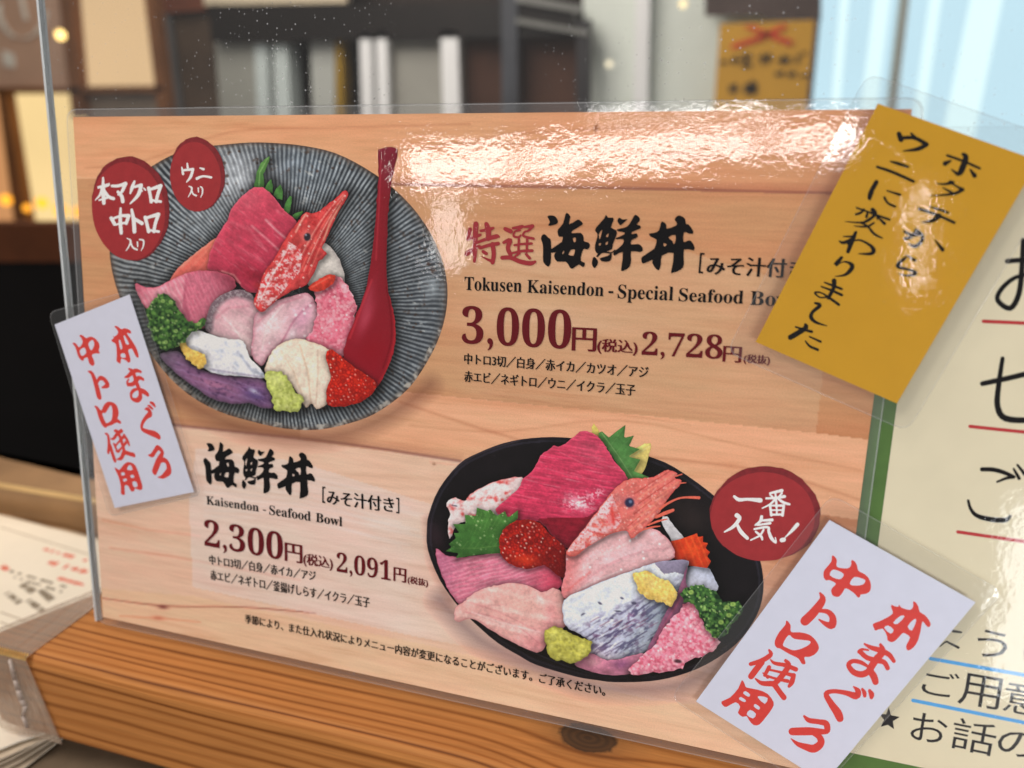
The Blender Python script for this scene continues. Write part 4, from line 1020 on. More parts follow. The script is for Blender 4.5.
I.text(serif('Kaisendon'), (206.8, 504.2), (259, 511.6), (206.9, 495.6), 'plain'); I.text('-', (263.3, 510.3), (266.3, 510.8), (263.3, 509.4), 'plain'); I.text(serif('Seafood'), (269.6, 514.5), (311, 521), (269.9, 505), 'plain'); I.text(serif('Bowl'), (316, 521.8), (342.5, 526.4), (316.3, 512.6), 'plain')
I.build('english_lettering', M_BLACK, CARD)
I = Ink(TXT)
I.text('中トロ3切／白身／赤イカ／アジ', (210, 564.2), (316, 581), (210.2, 554.6))
I.build('ingredient_lettering', M_BLACK, CARD)
I = Ink(TXT)
I.text('赤エビ／ネギトロ／釜揚げしらす／イクラ／玉子', (211, 579.6), (370, 607.8), (211.2, 569.6))
I.build('ingredient_lettering', M_BLACK, CARD)
I = Ink(TXT)
I.text('季節により、また仕入れ状況によりメニュー内容が変更になることがございます。ご了承ください。', (245.5, 622.8), (605, 696), (245.8, 613.8))
I.build('notice_lettering', M_BLACK, CARD)
I = Ink(TXT)
I.text(serif('3,000'), (462, 349), (570.6, 355.2), (462.4, 305.5), 'heavy'); I.text('円', (572.5, 350.5), (595.5, 351.8), (572.8, 327.2)); I.text('(税込)', (597.5, 353.4), (637, 355.8), (597.7, 338.4))
I.build('price_lettering', M_CRIMSON, CARD)
I = Ink(TXT)
I.text(serif('2,728'), (641.5, 358.4), (721.8, 362.8), (641.8, 331.2), 'heavy'); I.text('円', (723, 361.6), (740.4, 362.8), (723.2, 345.8)); I.text('(税抜)', (743.6, 364), (769.4, 365.6), (743.7, 354))
I.build('price_lettering', M_CRIMSON, CARD)
I = Ink(TXT)
I.text(serif('2,300'), (205, 549.6), (283.3, 564.4), (205.4, 518.8), 'heavy'); I.text('円', (285.6, 560.6), (302.2, 563.6), (285.9, 542.4)); I.text('(税込)', (304, 566), (333, 570.8), (304.3, 552.8))
I.build('price_lettering', M_CRIMSON, CARD)
I = Ink(TXT)
I.text(serif('2,091'), (337, 574.4), (391, 583.6), (337.4, 551.8), 'heavy'); I.text('円', (394, 580.6), (406, 582.8), (394.3, 566.8)); I.text('(税抜)', (408, 584), (428, 587.6), (408.2, 575.6))
I.build('price_lettering', M_CRIMSON, CARD)

# clear pouch round the card
M_FILM = film('laminating film')
M_MARGIN = film('sealed film margin', bump=.03, haze=.07, big=.06)
M_RIM = film('cut film edge', bump=.03, haze=.30, big=.06)
M_RIM2 = film('thin cut film edge', bump=.03, haze=.12, big=.06)


M_MARGIN2 = film('thin film margin', bump=.03, haze=.02, big=.06)


def margin(t, inner, outer, r, w, m=None):
    mb = MB(); mb.poly([rounded(outer, r), inner], w); mb.build('sealed_margin', m or M_MARGIN, t)
    o2 = rounded(outer, r); c = o2.mean(0); d = o2 - c
    mb = MB(); mb.poly([o2, c + d - d / np.hypot(*d.T)[:, None] * .0005], w + .00004); mb.build('film_edge', M_RIM2 if m else M_RIM, t)


cq = card(np.array([73., 912, 824, 103]), np.array([117., 109, 775, 617]))
slab(rounded(grow(cq, .0031), .005), -.0004, .0006).build('laminate_pouch', M_FILM, CARD)
margin(CARD, cq, grow(cq, .0029), .005, .0003)

# ================================================================== things taped round the menu
M_LABEL_PAPER = plain('white label paper', (206, 208, 224), .6, .2, .02, 200)
M_YELLOW = plain('yellow paper', (198, 148, 26), .55, .2, .03, 60)
M_BRUSH = plain('brush ink', (14, 10, 8), .6, .05, .2, 600)


def uvq(pts, w):
    p = np.asarray(pts, float); return card(p[:, 0], p[:, 1], w)


def label_thing(name, label, cat, q, w, rot_low, film_m, group=None, paper=None, fmat=None, ridges=None, filmq=None):
    """a laminated slip: q = paper corners (u, v); returns the thing"""
    lowest = q[np.argmin(q[:, 1])]
    t = thing(name, label, cat, group, (lowest[0], lowest[1], w), True)
    slab(q, w + .0001, w + .0003).build('paper', paper, t)
    fq = filmq if filmq is not None else grow(q, film_m)
    mb = slab(rounded(fq, .004), w, w + .0005)
    mb.build('laminate_film', fmat or M_FILM, t)
    margin(t, q, fq, .004, w + .0002, M_MARGIN2)
    return t


def front_sheet(t, q, w, nx, ny, ridges, m):
    """the springy front of a pouch: a fine grid raised along its creases"""
    a, b, c, d = q
    S, T = np.meshgrid(np.linspace(0, 1, nx), np.linspace(0, 1, ny))
    S, T = S.ravel()[:, None], T.ravel()[:, None]
    uv = a * (1 - S) * (1 - T) + b * S * (1 - T) + c * S * T + d * (1 - S) * T
    h = np.zeros(len(uv))
    for px, wd, ht in ridges:
        l = uvq(px, w); dist, _, tt = seg_dist(uv, catmull(l, 4, False))
        h += ht * np.exp(-(dist / wd) ** 2) * (0.55 + 0.45 * np.sin(tt * 40 + fbm(tt * 30, tt * 3) * 3))
    mb = MB(); idx = np.arange(nx * ny).reshape(ny, nx)
    fs = np.stack([idx[:-1, :-1], idx[1:, :-1], idx[1:, 1:], idx[:-1, 1:]], -1).reshape(-1, 4)
    mb.add(np.c_[uv, w + h], [tuple(f) for f in fs])
    return mb.build('film_crease', m, t, smooth=True)


# ------------------------------------------------------------------ the two white slips
WL = .0013
PR = WL + .0003
rq = uvq([(829.5, 520), (975.7, 602.4), (834, 783), (696, 701.5)], PR)      # upper left, upper right, lower right, lower left as read
rq[2] = rq[3] + (rq[1] - rq[0])
RF = uvq([(832, 494), (1004, 592), (845, 812), (670, 698)], PR)
RF[2] = RF[3] + (RF[1] - RF[0])
LQ = uvq([(54.6, 324.6), (129.4, 294.4), (193.8, 492), (114.7, 508)], PR)
LFQ = uvq([(48, 312), (138, 288), (202, 495), (109, 517)], PR)


def tuna_words(I):
    I.at(810, 550, 1 / 12.8)
    I.shape([(280, 75), (310, 80), (345, 130), (345, 215), (480, 235), (525, 190), (530, 130), (570, 145), (600, 190), (620, 265), (700, 310), (750, 360), (780, 440), (770, 520), (720, 560), (650, 570), (640, 600), (610, 605), (560, 550), (460, 490), (420, 540), (380, 590), (340, 600), (290, 580), (270, 520), (290, 480), (330, 430), (250, 385), (210, 390), (180, 360), (170, 310), (190, 250), (270, 150)],
            [(255, 325), (300, 250), (430, 305), (380, 375)], [(510, 430), (570, 345), (690, 375), (705, 405), (670, 445), (570, 455)])
    I.at(860, 590, 1 / 12.8)
    I.shape([(400, 190), (440, 205), (490, 215), (500, 185), (530, 225), (640, 255), (680, 210), (680, 145), (720, 165), (750, 220), (765, 280), (830, 320), (880, 380), (905, 440), (885, 475), (850, 460), (800, 400), (780, 500), (745, 640), (690, 730), (620, 775), (590, 740), (600, 690), (640, 610), (600, 570), (550, 550), (500, 600), (450, 650), (400, 668), (350, 640), (345, 590), (290, 495), (200, 520), (180, 490), (165, 435), (250, 400), (330, 360), (420, 300), (400, 230)],
            [(425, 415), (520, 330), (570, 340), (480, 435)], [(610, 465), (690, 375), (720, 390), (665, 520)], [(310, 485), (360, 455), (430, 510), (390, 560)], sm=2)
    I.at(770, 610, 1 / 12.8)
    I.shape([(205, 140), (230, 145), (265, 200), (270, 280), (380, 285), (490, 310), (570, 370), (620, 450), (620, 510), (570, 570), (500, 600), (440, 605), (455, 680), (430, 695), (400, 680), (360, 620), (240, 560), (130, 495), (90, 485), (60, 440), (70, 370), (120, 280), (195, 190)],
            [(165, 440), (240, 320), (310, 370), (480, 390), (520, 410), (490, 450), (400, 495), (300, 515), (210, 480)])
    I.at(0, 0, 1)
    I.line((820, 593, 2), (822.5, 600, 7), (814, 612, 9), (805, 621, 9.5)); I.line((818, 611, 3), (827, 611.5, 5), (832.5, 617, 6.5), (832, 625, 8), (826, 624, 5), (819, 619.5, 1.6))
    I.at(820, 640, 1 / 12.8)
    I.line((570, 50, 26), (650, 95, 56), (760, 130, 72), (880, 185, 66), (945, 270, 50)); I.line((515, 150, 64), (600, 225, 64), (720, 260, 70), (820, 285, 66), (865, 360, 60)); I.line((500, 150, 50), (540, 120, 36), (620, 130, 24))
    I.line((775, 60, 40), (800, 150, 86), (710, 260, 92), (640, 370, 92)); I.line((600, 330, 40), (520, 285, 56), (420, 270, 56), (365, 320, 62), (430, 410, 76), (540, 440, 84), (640, 390, 80)); I.line((640, 390, 84), (690, 470, 92), (710, 535, 84))
    I.at(770, 690, 1 / 10.24)
    I.line((855, -35, 14), (900, 10, 60), (880, 60, 74), (780, 30, 52), (650, 12, 44), (575, 40, 54), (620, 130, 66), (690, 230, 86), (715, 290, 78)); I.line((945, -10, 26), (965, 25, 44), (970, 60, 36)); I.line((1020, 5, 34), (1040, 45, 56), (1038, 75, 40))
    I.line((350, 268, 24), (400, 310, 52), (500, 325, 54), (575, 345, 64), (585, 415, 62), (545, 428, 46)); I.line((228, 425, 78), (400, 422, 82), (560, 428, 52)); I.line((440, 445, 40), (505, 480, 64), (520, 545, 76), (450, 600, 84), (360, 580, 66), (280, 550, 44), (215, 497, 10))
    I.at(715, 640, 80 / 683)
    I.line((462, 85, 18), (475, 125, 40), (400, 175, 42), (305, 205, 34)); I.line((400, 190, 50), (345, 260, 54), (308, 310, 52)); I.line((475, 168, 12), (510, 198, 30), (600, 215, 36), (690, 250, 40)); I.line((603, 175, 28), (628, 220, 46), (560, 320, 48), (500, 380, 46))
    I.line((462, 232, 36), (425, 300, 30)); I.line((450, 250, 20), (540, 270, 22), (660, 300, 36)); I.line((425, 300, 24), (520, 330, 22), (620, 350, 34)); I.line((672, 300, 38), (655, 360, 44), (632, 395, 26)); I.line((410, 280, 12), (450, 320, 24))
    I.line((345, 330, 14), (400, 368, 38), (480, 372, 48)); I.line((500, 370, 48), (550, 440, 46), (588, 490, 48))
    I.shape([(230, 340), (255, 380), (270, 405), (370, 425), (450, 460), (500, 530), (490, 580), (440, 650), (380, 720), (330, 725), (295, 690), (270, 650), (235, 655), (195, 620), (215, 570), (175, 530), (100, 570), (70, 560), (55, 525), (130, 490), (200, 410)],
            [(240, 455), (260, 435), (300, 465), (285, 485)], [(205, 505), (220, 485), (265, 515), (250, 530)], [(365, 490), (385, 478), (450, 495), (425, 545)], [(330, 565), (345, 545), (385, 575), (370, 595)], [(270, 635), (300, 595), (350, 630), (325, 670)], sm=2)


def frame_of(q):
    o = q[0]; x = q[1] - q[0]; y = q[3] - q[0]
    return o, np.linalg.inv(np.c_[x, y]), np.c_[x, y]


GRP = 'white laminated slips with red brush lettering'
right = label_thing('menu_slip', 'large tilted white laminated slip with red brush lettering overlapping the lower right of the menu', 'label', rq, WL, 0, .006, GRP, M_LABEL_PAPER, filmq=RF)
I = Ink(PR + 2e-6, pl=PR); tuna_words(I); I.build('brush_lettering', M_ORANGE_RED, right)
left = label_thing('menu_slip', 'narrow white laminated slip with red brush lettering hanging over the left edge of the menu', 'label', LQ, WL, 0, .003, GRP, M_LABEL_PAPER, filmq=LFQ)
o_r, inv_r, _ = frame_of(rq); o_l, _, m_l = frame_of(LQ)


def to_left(uv):
    st = (uv - o_r) @ inv_r.T
    return o_l + st @ m_l.T


I = Ink(PR + 2e-6, pl=PR, tf=to_left); tuna_words(I); I.build('brush_lettering', M_ORANGE_RED, left)

# ------------------------------------------------------------------ yellow slip
WY = .0022; PY = WY + .0003
yq = uvq([(878, 103.5), (1024, 165), (897, 403.5), (755.6, 342)], PY); yq[1] = yq[0] + (yq[2] - yq[3])
yellow = label_thing('notice_slip', 'yellow laminated slip with black brush writing stuck tilted over the upper right of the menu', 'label', yq, WY, 0, .0065, None, M_YELLOW)
front_sheet(yellow, yq, WY + .00056, 150, 220, [([(866, 128), (880, 142), (893, 146), (905, 158), (914, 166)], .0010, .00016), ([(908, 186), (915, 204), (919, 214), (917, 234), (922, 252), (924, 272), (927, 290)], .0013, .00007)],
            film('creased film', bump=.03, rough=.05, haze=.0, big=.05))
I = Ink(PY + 2e-6, pl=PY).at(860, 110, .1367)
W_ = 1.4
for st in ([(285, 175, 26), (300, 215, 30)], [(375, 172, 12), (408, 208, 22)], [(300, 205, 20), (400, 205, 20), (488, 252, 24)], [(486, 254, 24), (420, 286, 22), (315, 300, 6)],
           [(222, 376, 8), (280, 392, 18), (352, 416, 14)], [(125, 416, 14), (240, 455, 17), (392, 523, 16)],
           [(638, 332, 14), (760, 376, 15), (876, 427, 14)], [(755, 325, 20), (775, 350, 30), (738, 450, 32), (715, 474, 14)], [(668, 434, 6), (712, 468, 20)], [(662, 372, 12), (622, 392, 26)], [(808, 438, 12), (838, 480, 26)],
           [(562, 538, 5), (620, 542, 13), (678, 530, 20)], [(660, 525, 18), (700, 555, 10), (752, 582, 20)], [(752, 582, 20), (680, 614, 16), (516, 628, 5)], [(608, 570, 8), (668, 602, 15)],
           [(120, 528, 24), (75, 610, 23), (70, 655, 14), (100, 600, 4)], [(198, 590, 8), (292, 620, 15)], [(178, 640, 14), (205, 682, 13), (256, 706, 14)]): I.line(*st, scale=W_)
I.at(820, 190, .1367)
for st in ([(803, 122, 8), (870, 142, 15), (938, 166, 12)], [(726, 138, 18), (850, 180, 15), (982, 239, 16)], [(870, 190, 30), (820, 226, 20), (748, 236, 7)],
           [(618, 304, 15), (680, 332, 17), (735, 318, 18)], [(700, 290, 16), (745, 330, 20), (742, 375, 20), (695, 412, 20), (648, 392, 8)], [(700, 300, 16), (665, 345, 16), (625, 356, 20)], [(843, 368, 8), (897, 437, 22)],
           [(628, 478, 8), (695, 514, 17)], [(622, 498, 16), (565, 555, 21), (640, 580, 14), (695, 600, 18), (690, 618, 16), (630, 626, 12), (572, 612, 4)],
           [(268, 130, 10), (400, 178, 12), (508, 217, 13)], [(320, 140, 10), (300, 165, 14), (262, 178, 12)], [(350, 160, 10), (340, 195, 16)], [(385, 145, 24), (405, 170, 20), (380, 200, 14), (330, 228, 9)], [(420, 195, 10), (472, 246, 17)], [(415, 185, 12), (420, 215, 8)],
           [(390, 195, 14), (320, 237, 12), (186, 231, 4)], [(395, 240, 10), (340, 268, 12), (250, 263, 5)], [(300, 238, 12), (350, 268, 12), (395, 320, 14), (455, 352, 8)],
           [(262, 310, 16), (235, 370, 24), (205, 450, 20)], [(172, 340, 6), (255, 345, 15), (175, 385, 17), (142, 374, 8)], [(200, 395, 8), (280, 365, 10), (360, 400, 15), (392, 440, 24), (370, 466, 18), (283, 466, 5)],
           [(158, 494, 16), (115, 546, 23), (150, 532, 6), (190, 525, 10), (236, 552, 23), (218, 592, 22), (178, 622, 13), (113, 632, 4)]): I.line(*st, scale=W_)
I.at(760, 260, .1367)
for st in ([(542, 152, 26), (540, 200, 21), (500, 278, 18)], [(472, 164, 8), (530, 186, 13), (598, 212, 13)], [(448, 194, 8), (520, 221, 13), (598, 256, 15)], [(505, 268, 10), (440, 274, 8), (402, 240, 12), (450, 240, 8), (520, 286, 14), (576, 326, 15)],
           [(403, 315, 12), (440, 331, 19), (385, 380, 17), (374, 420, 21), (410, 456, 15), (488, 481, 5)],
           [(262, 490, 10), (330, 512, 13), (378, 524, 15)], [(333, 475, 18), (330, 500, 25), (222, 566, 27)], [(362, 560, 8), (443, 597, 13)], [(333, 594, 8), (365, 631, 13), (422, 656, 14)]): I.line(*st, scale=W_)
I.build('brush_lettering', M_BRUSH, yellow)

# ------------------------------------------------------------------ large cream notice behind
WN = -.0013; PN = WN + .0003
gi0, gi1 = uvq([(898, 396), (880, 530)], PN); bi = uvq([(848, 752), (923, 768)], PN)
nl = (gi0[0] + gi1[0]) / 2; nb = bi[:, 1].mean(); nt_ = uvq([(1006, 172)], PN)[0, 1] - .0105
gw = .0105
N0 = (nl - gw, nb - gw); N1 = (nl - gw + .297, nt_ + gw)
sign = thing('handwritten_notice', 'cream notice with green border and black handwriting behind the right side of the menu', 'notice', None, (N0[0], N0[1], WN), True)
rect = lambda x0, y0, x1, y1: np.array([(x0, y0), (x1, y0), (x1, y1), (x0, y1)])
slab(rect(nl - gw, nb - gw, N1[0], N1[1]), WN, WN + .0002).build('green_border', plain('green card', (80, 112, 54), .6, .2, .1, 120), sign)
slab(rect(nl, nb, N1[0] - gw, N1[1] + .00003), WN + .00024, WN + .0003).build('cream_paper', plain('cream paper', (216, 206, 178), .6, .2, .03, 60), sign)
slab(rounded(rect(N0[0] - .002, N0[1] - .002, N1[0] + .002, N1[1] + .012), .004), WN - .0001, WN + .0005).build('laminate_film', M_FILM, sign)
M_MARK = plain('marker ink', (18, 16, 18), .6, .05, .12, 700)
I = Ink(PN + 2e-6, pl=PN)
I.at(880, 250, .1406)
for st in ([(905, 80, 36), (1024, 70, 36), (1110, 74, 36)], [(1018, -70, 34), (1008, 150, 40), (985, 320, 40), (925, 415, 40), (838, 360, 36), (855, 290, 34), (930, 215, 32), (1020, 178, 28), (1130, 178, 30), (1190, 250, 34), (1150, 350, 34), (1080, 385, 30)], [(1150, -10, 34), (1220, 70, 36)]): I.line(*st)
I.at(680, 255, .336)
for st in ([(960, 308, 13), (948, 390, 16), (945, 450, 18), (968, 486, 19), (1040, 492, 17), (1110, 488, 16)], [(900, 383, 15), (980, 366, 16), (1080, 345, 16), (1075, 380, 15), (1050, 410, 13)]): I.line(*st)
I.at(900, 440, .1562)
for st in ([(525, 188, 28), (600, 190, 29), (670, 210, 27), (728, 236, 24)], [(728, 236, 24), (680, 245, 20), (622, 268, 14)], [(728, 185, 15), (762, 245, 24)], [(752, 160, 16), (800, 220, 24)], [(437, 388, 18), (452, 440, 21), (492, 484, 27), (580, 508, 33), (675, 512, 31), (705, 486, 17)]): I.line(*st)
I.build('handwriting', M_MARK, sign)
I = Ink(PN + 2e-6, pl=PN)
I.at(860, 620, .16016)
for st in ([(582, 70, 18), (632, 77, 13)], [(500, 165, 8), (536, 136, 12), (560, 145, 14), (614, 172, 17)]): I.line(*st)
I.at(880, 690, .1406)
I.shape([(62, 122), (78, 178), (140, 192), (92, 222), (100, 278), (55, 248), (5, 262), (28, 212), (-4, 170), (44, 172)], sm=0)
I.at(0, 0, 1)
I.text('う', (974.5, 655), (1005, 660.4), (976, 628), 'plain'); I.text('い', (1021, 664), (1050, 669), (1021.5, 640), 'plain')
I.text('ご', (920.8, 693), (956.5, 699.4), (921.5, 668), 'plain'); I.text('用', (957, 703.4), (998, 710.8), (960, 671.5), 'plain'); I.text('意', (1002, 711), (1042, 718), (1004, 679), 'plain')
I.text('お', (909.5, 738.5), (944.7, 745.5), (911, 710.6), 'plain'); I.text('話', (949.6, 748), (992.5, 757), (951, 716), 'plain'); I.text('の', (996, 752.6), (1036, 760.5), (997.5, 728), 'plain')
I.build('printed_writing', plain('print ink', (34, 32, 34), .5, .2, .12, 700), sign)
M_RED_ = plain('red marker', (176, 44, 48), .5, .2, .08, 500)
M_BLUE_ = plain('blue marker', (82, 158, 216), .5, .2, .06, 500)
for st in ([(983.4, 321.3, 3.6), (1060, 325, 3.6), (1180, 333, 3.6)], [(970, 426.4, 3.5), (1024, 432, 3.5), (1180, 447, 3.5)], [(957.8, 531.9, 3.4), (1024, 541.5, 3.4), (1180, 564, 3.4)]): 
    I = Ink(PN + 2e-6, pl=PN); I.line(*st); I.build('red_underline', M_RED_, sign)
for st in ([(930.5, 658.6, 3.6), (1024, 675, 3.6), (1180, 702, 3.6)], [(913, 700.4, 3.6), (1024, 722.6, 3.6), (1180, 754, 3.6)]): 
    I = Ink(PN + 2e-6, pl=PN); I.line(*st); I.build('blue_underline', M_BLUE_, sign)

# ================================================================== the stand: acrylic guard, pine ledge, tape
WA1 = -.0016; WA0 = -.0046
e0, e1 = uvq([(36, 0), (93, 600)], WA1)
k_ = (e0 - e1) / (e0[1] - e1[1])
top_ = e1 + k_ * (.40 - e1[1]); bot_ = e1 + k_ * (-.004 - e1[1])
guard = thing('acrylic_guard', 'clear dusty acrylic guard panel leaning behind the menu and notice', 'acrylic panel', None, (bot_[0], bot_[1], WA0), True)
ew = .0011
slab(np.array([bot_ + (ew, 0), (.62, -.004), (.62, .40), top_ + (ew, 0)]), WA0, WA1).build('panel', acrylic_mat(), guard)
m, nt, out = mat('polished acrylic edge')
b = principled(nt, out, (.86, .9, .92, 1), .25, .6); b.inputs['Transmission Weight'].default_value = .35
slab(np.array([bot_, bot_ + (ew, 0), top_ + (ew, 0), top_]), WA0, WA1).build('panel_edge', m, guard)

ZT = -.0052; ZB = -.0555; YF = -.0245; YB = .024
KN = on_z(588., 738., ZT)
beam_v = lambda dx: np.array([(-.054 + dx, YF, 0), (.75, YF, 0), (.75, YB, 0), (-.0205 + dx, YB, 0)])
mb = MB(); mb.prism(beam_v(0) + (0, 0, ZB), beam_v(0) + (0, 0, ZT))
beam = mb.build('wooden_ledge', beam_mat(KN), None, off=(0, 0, 0), bevel=.0045)
tag(beam, 'thick orange pine ledge with fine grain and a dark knot carrying the menu', 'wooden beam')

# clear packing tape folded over the end of the ledge
m, nt, out = mat('clear packing tape')
tr = N(nt, 'ShaderNodeBsdfTransparent'); df = N(nt, 'ShaderNodeBsdfDiffuse'); df.inputs[0].default_value = (.60, .46, .35, 1)
gl = N(nt, 'ShaderNodeBsdfGlossy'); gl.inputs['Roughness'].default_value = .22; gl.inputs['Color'].default_value = (.9, .88, .86, 1)
tc = N(nt, 'ShaderNodeTexCoord'); mp = N(nt, 'ShaderNodeMapping'); mp.inputs['Scale'].default_value = (420, 22, 60); nt.links.new(tc.outputs['Object'], mp.inputs[0])
no = N(nt, 'ShaderNodeTexNoise', Scale=1.0, Detail=4.0); nt.links.new(mp.outputs[0], no.inputs['Vector'])
mr = N(nt, 'ShaderNodeMapRange'); mr.inputs['From Min'].default_value = .3; mr.inputs['From Max'].default_value = .7; mr.inputs['To Min'].default_value = .22; mr.inputs['To Max'].default_value = .46; nt.links.new(no.outputs['Fac'], mr.inputs[0])
a = N(nt, 'ShaderNodeMixShader'); nt.links.new(mr.outputs[0], a.inputs[0]); nt.links.new(tr.outputs[0], a.inputs[1]); nt.links.new(df.outputs[0], a.inputs[2])
bp = N(nt, 'ShaderNodeBump', Strength=.6, Distance=.001); nt.links.new(no.outputs['Fac'], bp.inputs['Height']); nt.links.new(bp.outputs[0], gl.inputs['Normal'])
c = N(nt, 'ShaderNodeMixShader'); c.inputs[0].default_value = .10; nt.links.new(a.outputs[0], c.inputs[1]); nt.links.new(gl.outputs[0], c.inputs[2]); nt.links.new(c.outputs[0], out.inputs[0])
M_TAPE = m
tape = thing('clear_tape', 'strip of clear packing tape wrapped over the left end of the pine ledge', 'tape', None, (-.0400, YF, ZB))
mb = MB()
th = .0005
# over the top
T0 = np.array([(-.0535, YF - .0006, ZT + .0002), (-.0186, YF - .0006, ZT + .0002), (-.0148, .0075, ZT + .0002), (-.0215, YB - .002, ZT + .0002)])
mb.prism(T0, T0 + (0, 0, th))
# down the front, torn end saw-toothed
n = 26
x = np.linspace(-.0400, -.0165, n)
mb.prism(np.array([(-.0545, YF - .0008, ZB + .0008), (-.0165, YF - .0008, ZB + .0012), (-.0188, YF - .0008, ZT), (-.0545, YF - .0008, ZT)]) - (0, th, 0),
         np.array([(-.0545, YF - .0008, ZB + .0008), (-.0165, YF - .0008, ZB + .0012), (-.0188, YF - .0008, ZT), (-.0545, YF - .0008, ZT)]))
tp = mb.build('tape_band', M_TAPE, tape)
mb = MB()
for i in range(22):
    xa = -.0525 + i * .00155
    mb.prism(np.array([(xa, YF - .0014, ZT - .0006), (xa + .0014, YF - .0014, ZT - .0006), (xa + .0007, YF - .0014, ZT + .0014)]), np.array([(xa, YF + .0006, ZT + .0009), (xa + .0014, YF + .0006, ZT + .0009), (xa + .0007, YF + .0012, ZT + .0014)]))
mb.build('serrated_edge', plain('golden tape edge', (206, 168, 104), .3, .5, .2, 300), tape)
# wrinkle in the tape
wr = on_y(np.array([9., 14, 17, 20, 24, 22, 27]), np.array([660., 680, 690, 700, 706, 716, 728]), YF - .0018)
mb = MB()
wd = np.array([.0008, .0012, .0017, .0022, .0016, .0012, .0006])
for i in range(6):
    p, q = wr[i], wr[i + 1]
    mb.prism(np.array([p + (-wd[i], .0008, 0), p + (wd[i], .0008, 0), p + (0, -.0006, 0)]), np.array([q + (-wd[i + 1], .0008, 0), q + (wd[i + 1], .0008, 0), q + (0, -.0006, 0)]))
m = plain('whitened tape wrinkle', (188, 170, 158), .35, .5, .3, 900)
mb.build('wrinkle', m, tape, smooth=True)

# ------------------------------------------------------------------ sheets on the lower counter
M_PAPER = plain('flyer paper', (240, 222, 206), .7, .15, .03, 40)
M_PAPER2 = plain('flyer paper edge', (206, 190, 168), .7, .15, .06, 90)
ZP = -.0585


def pz(pts, z):
    p = np.asarray(pts, float); return on_z(p[:, 0], p[:, 1], z)


for k in range(5):
    z = ZP - .0028 * k
    base = pz([(-60, 500), (97, 541), (180, 660), (110, 716), (60, 729 + 2.5 * k), (20, 742 + 7 * k), (-60, 775 + 10 * k)], z - .0004)
    if k:
        base[:, :2] += np.array([(.002 * math.sin(k * 2.1), .002 * math.cos(k * 1.7))])
    mb = MB(); mb.prism(base[::-1], base[::-1] + (0, 0, .0004 + .0004))
    if k == 0:
        fl = thing('flyer_sheet', 'topmost cream flyer with red and black print on the stack below the ledge', 'flyer', 'stacked flyers on the lower counter', tuple(base.mean(0)))
        mb.build('sheet', M_PAPER, fl)
        zz = z + .00042
        def ribbon(mb, a, b, wpx):
            p = pz([a, b], zz); d = p[1] - p[0]; d /= np.linalg.norm(d); nn = np.array([-d[1], d[0], 0]); h = wpx
            mb.add([p[0] + nn * h, p[1] + nn * h, p[1] - nn * h, p[0] - nn * h], [(0, 3, 2, 1)])
        rr = random.Random(3); red = MB(); blk = MB()
        for (x0, y0, x1, y1, mbx, h, dn) in ((44, 549, 88, 561, red, .0016, .8), (49, 562, 90, 573, red, .0021, .8), (58, 578, 84, 585, red, .0014, .7), (10, 571, 66, 587, blk, .0011, .6), (14, 577, 62, 592, blk, .0010, .6),
                                             (22, 584, 34, 592, blk, .0024, .9), (40, 590, 52, 600, blk, .0024, .9), (6, 592, 20, 603, blk, .002, .8), (28, 600, 44, 612, blk, .002, .8), (2, 566, 8, 570, red, .002, .9)):
            t = 0
            while t < 1:
                st = rr.uniform(.04, .10)
                if rr.random() < dn: ribbon(mbx, (x0 + (x1 - x0) * t, y0 + (y1 - y0) * t), (x0 + (x1 - x0) * min(1, t + st * .8), y0 + (y1 - y0) * min(1, t + st * .8)), h * rr.uniform(.6, 1))
                t += st
        M_RULE = plain('flyer rule', (170, 156, 136), .6, .2, .1, 300)
        for a, b in (((0, 527), (97, 557)), ((0, 612), (40, 626)), ((0, 622), (30, 633))):
            gry = MB(); ribbon(gry, a, b, .0004); gry.build('ruled_line', M_RULE, fl)
        red.build('red_print', plain('flyer red', (214, 84, 58), .6, .2, .1, 300), fl); blk.build('black_print', plain('flyer black', (110, 96, 78), .6, .2, .2, 300), fl)
    else:
        o = mb.build('flyer_sheet', M_PAPER2, None, off=tuple(base.mean(0))); o.location = base.mean(0)
        tag(o, ('second', 'third', 'fourth', 'bottom')[k - 1] + ' cream sheet from the top in the stack of flyers below the ledge', 'flyer', 'stacked flyers on the lower counter')

mb = MB(); mb.box((-1.0, -.45, -.10), (1.2, .15, -.0715))
o = mb.build('countertop', plain('dark stone counter', (112, 96, 78), .5, .3, .25, 18, bump=.1), None, off=(0, 0, -.0715)); o.location = (0, 0, -.0715); o['kind'] = 'structure'
# small wooden foot in front of the ledge
fp = pz([(118, 768), (124, 759), (152, 764), (190, 790), (120, 790)], -.0705)

# ================================================================== the shop beyond the guard
def quad(pts, y):
    p = np.asarray(pts, float); return on_y(p[:, 0], p[:, 1], y)


def bgbox(mb, pts, y, depth):
    q = quad(pts, y)[::-1]
    mb.prism(q + (0, depth, 0), q)


def bg(name, label, cat, y, parts, group=None):
    """parts: (name, material, depth, dy, [quads]) ; the first one, if it bears the thing's name, is the thing itself"""
    if len(parts) == 1 and parts[0][0] is None:
        _, mt, dep, dy, qs = parts[0]
        mb = MB()
        for q in qs: bgbox(mb, q, y + dy, dep)
        c0 = np.concatenate(mb.v).mean(0)
        o = mb.build(name, mt, None, off=tuple(c0)); o.location = c0
        return tag(o, label, cat, group)
    c0 = quad(parts[0][4][0], y).mean(0)
    t = thing(name, label, cat, group, tuple(c0))
    for nm, mt, dep, dy, qs in parts:
        for q in qs:
            mb = MB(); bgbox(mb, q, y + dy, dep); mb.build(nm, mt, t)
    return t


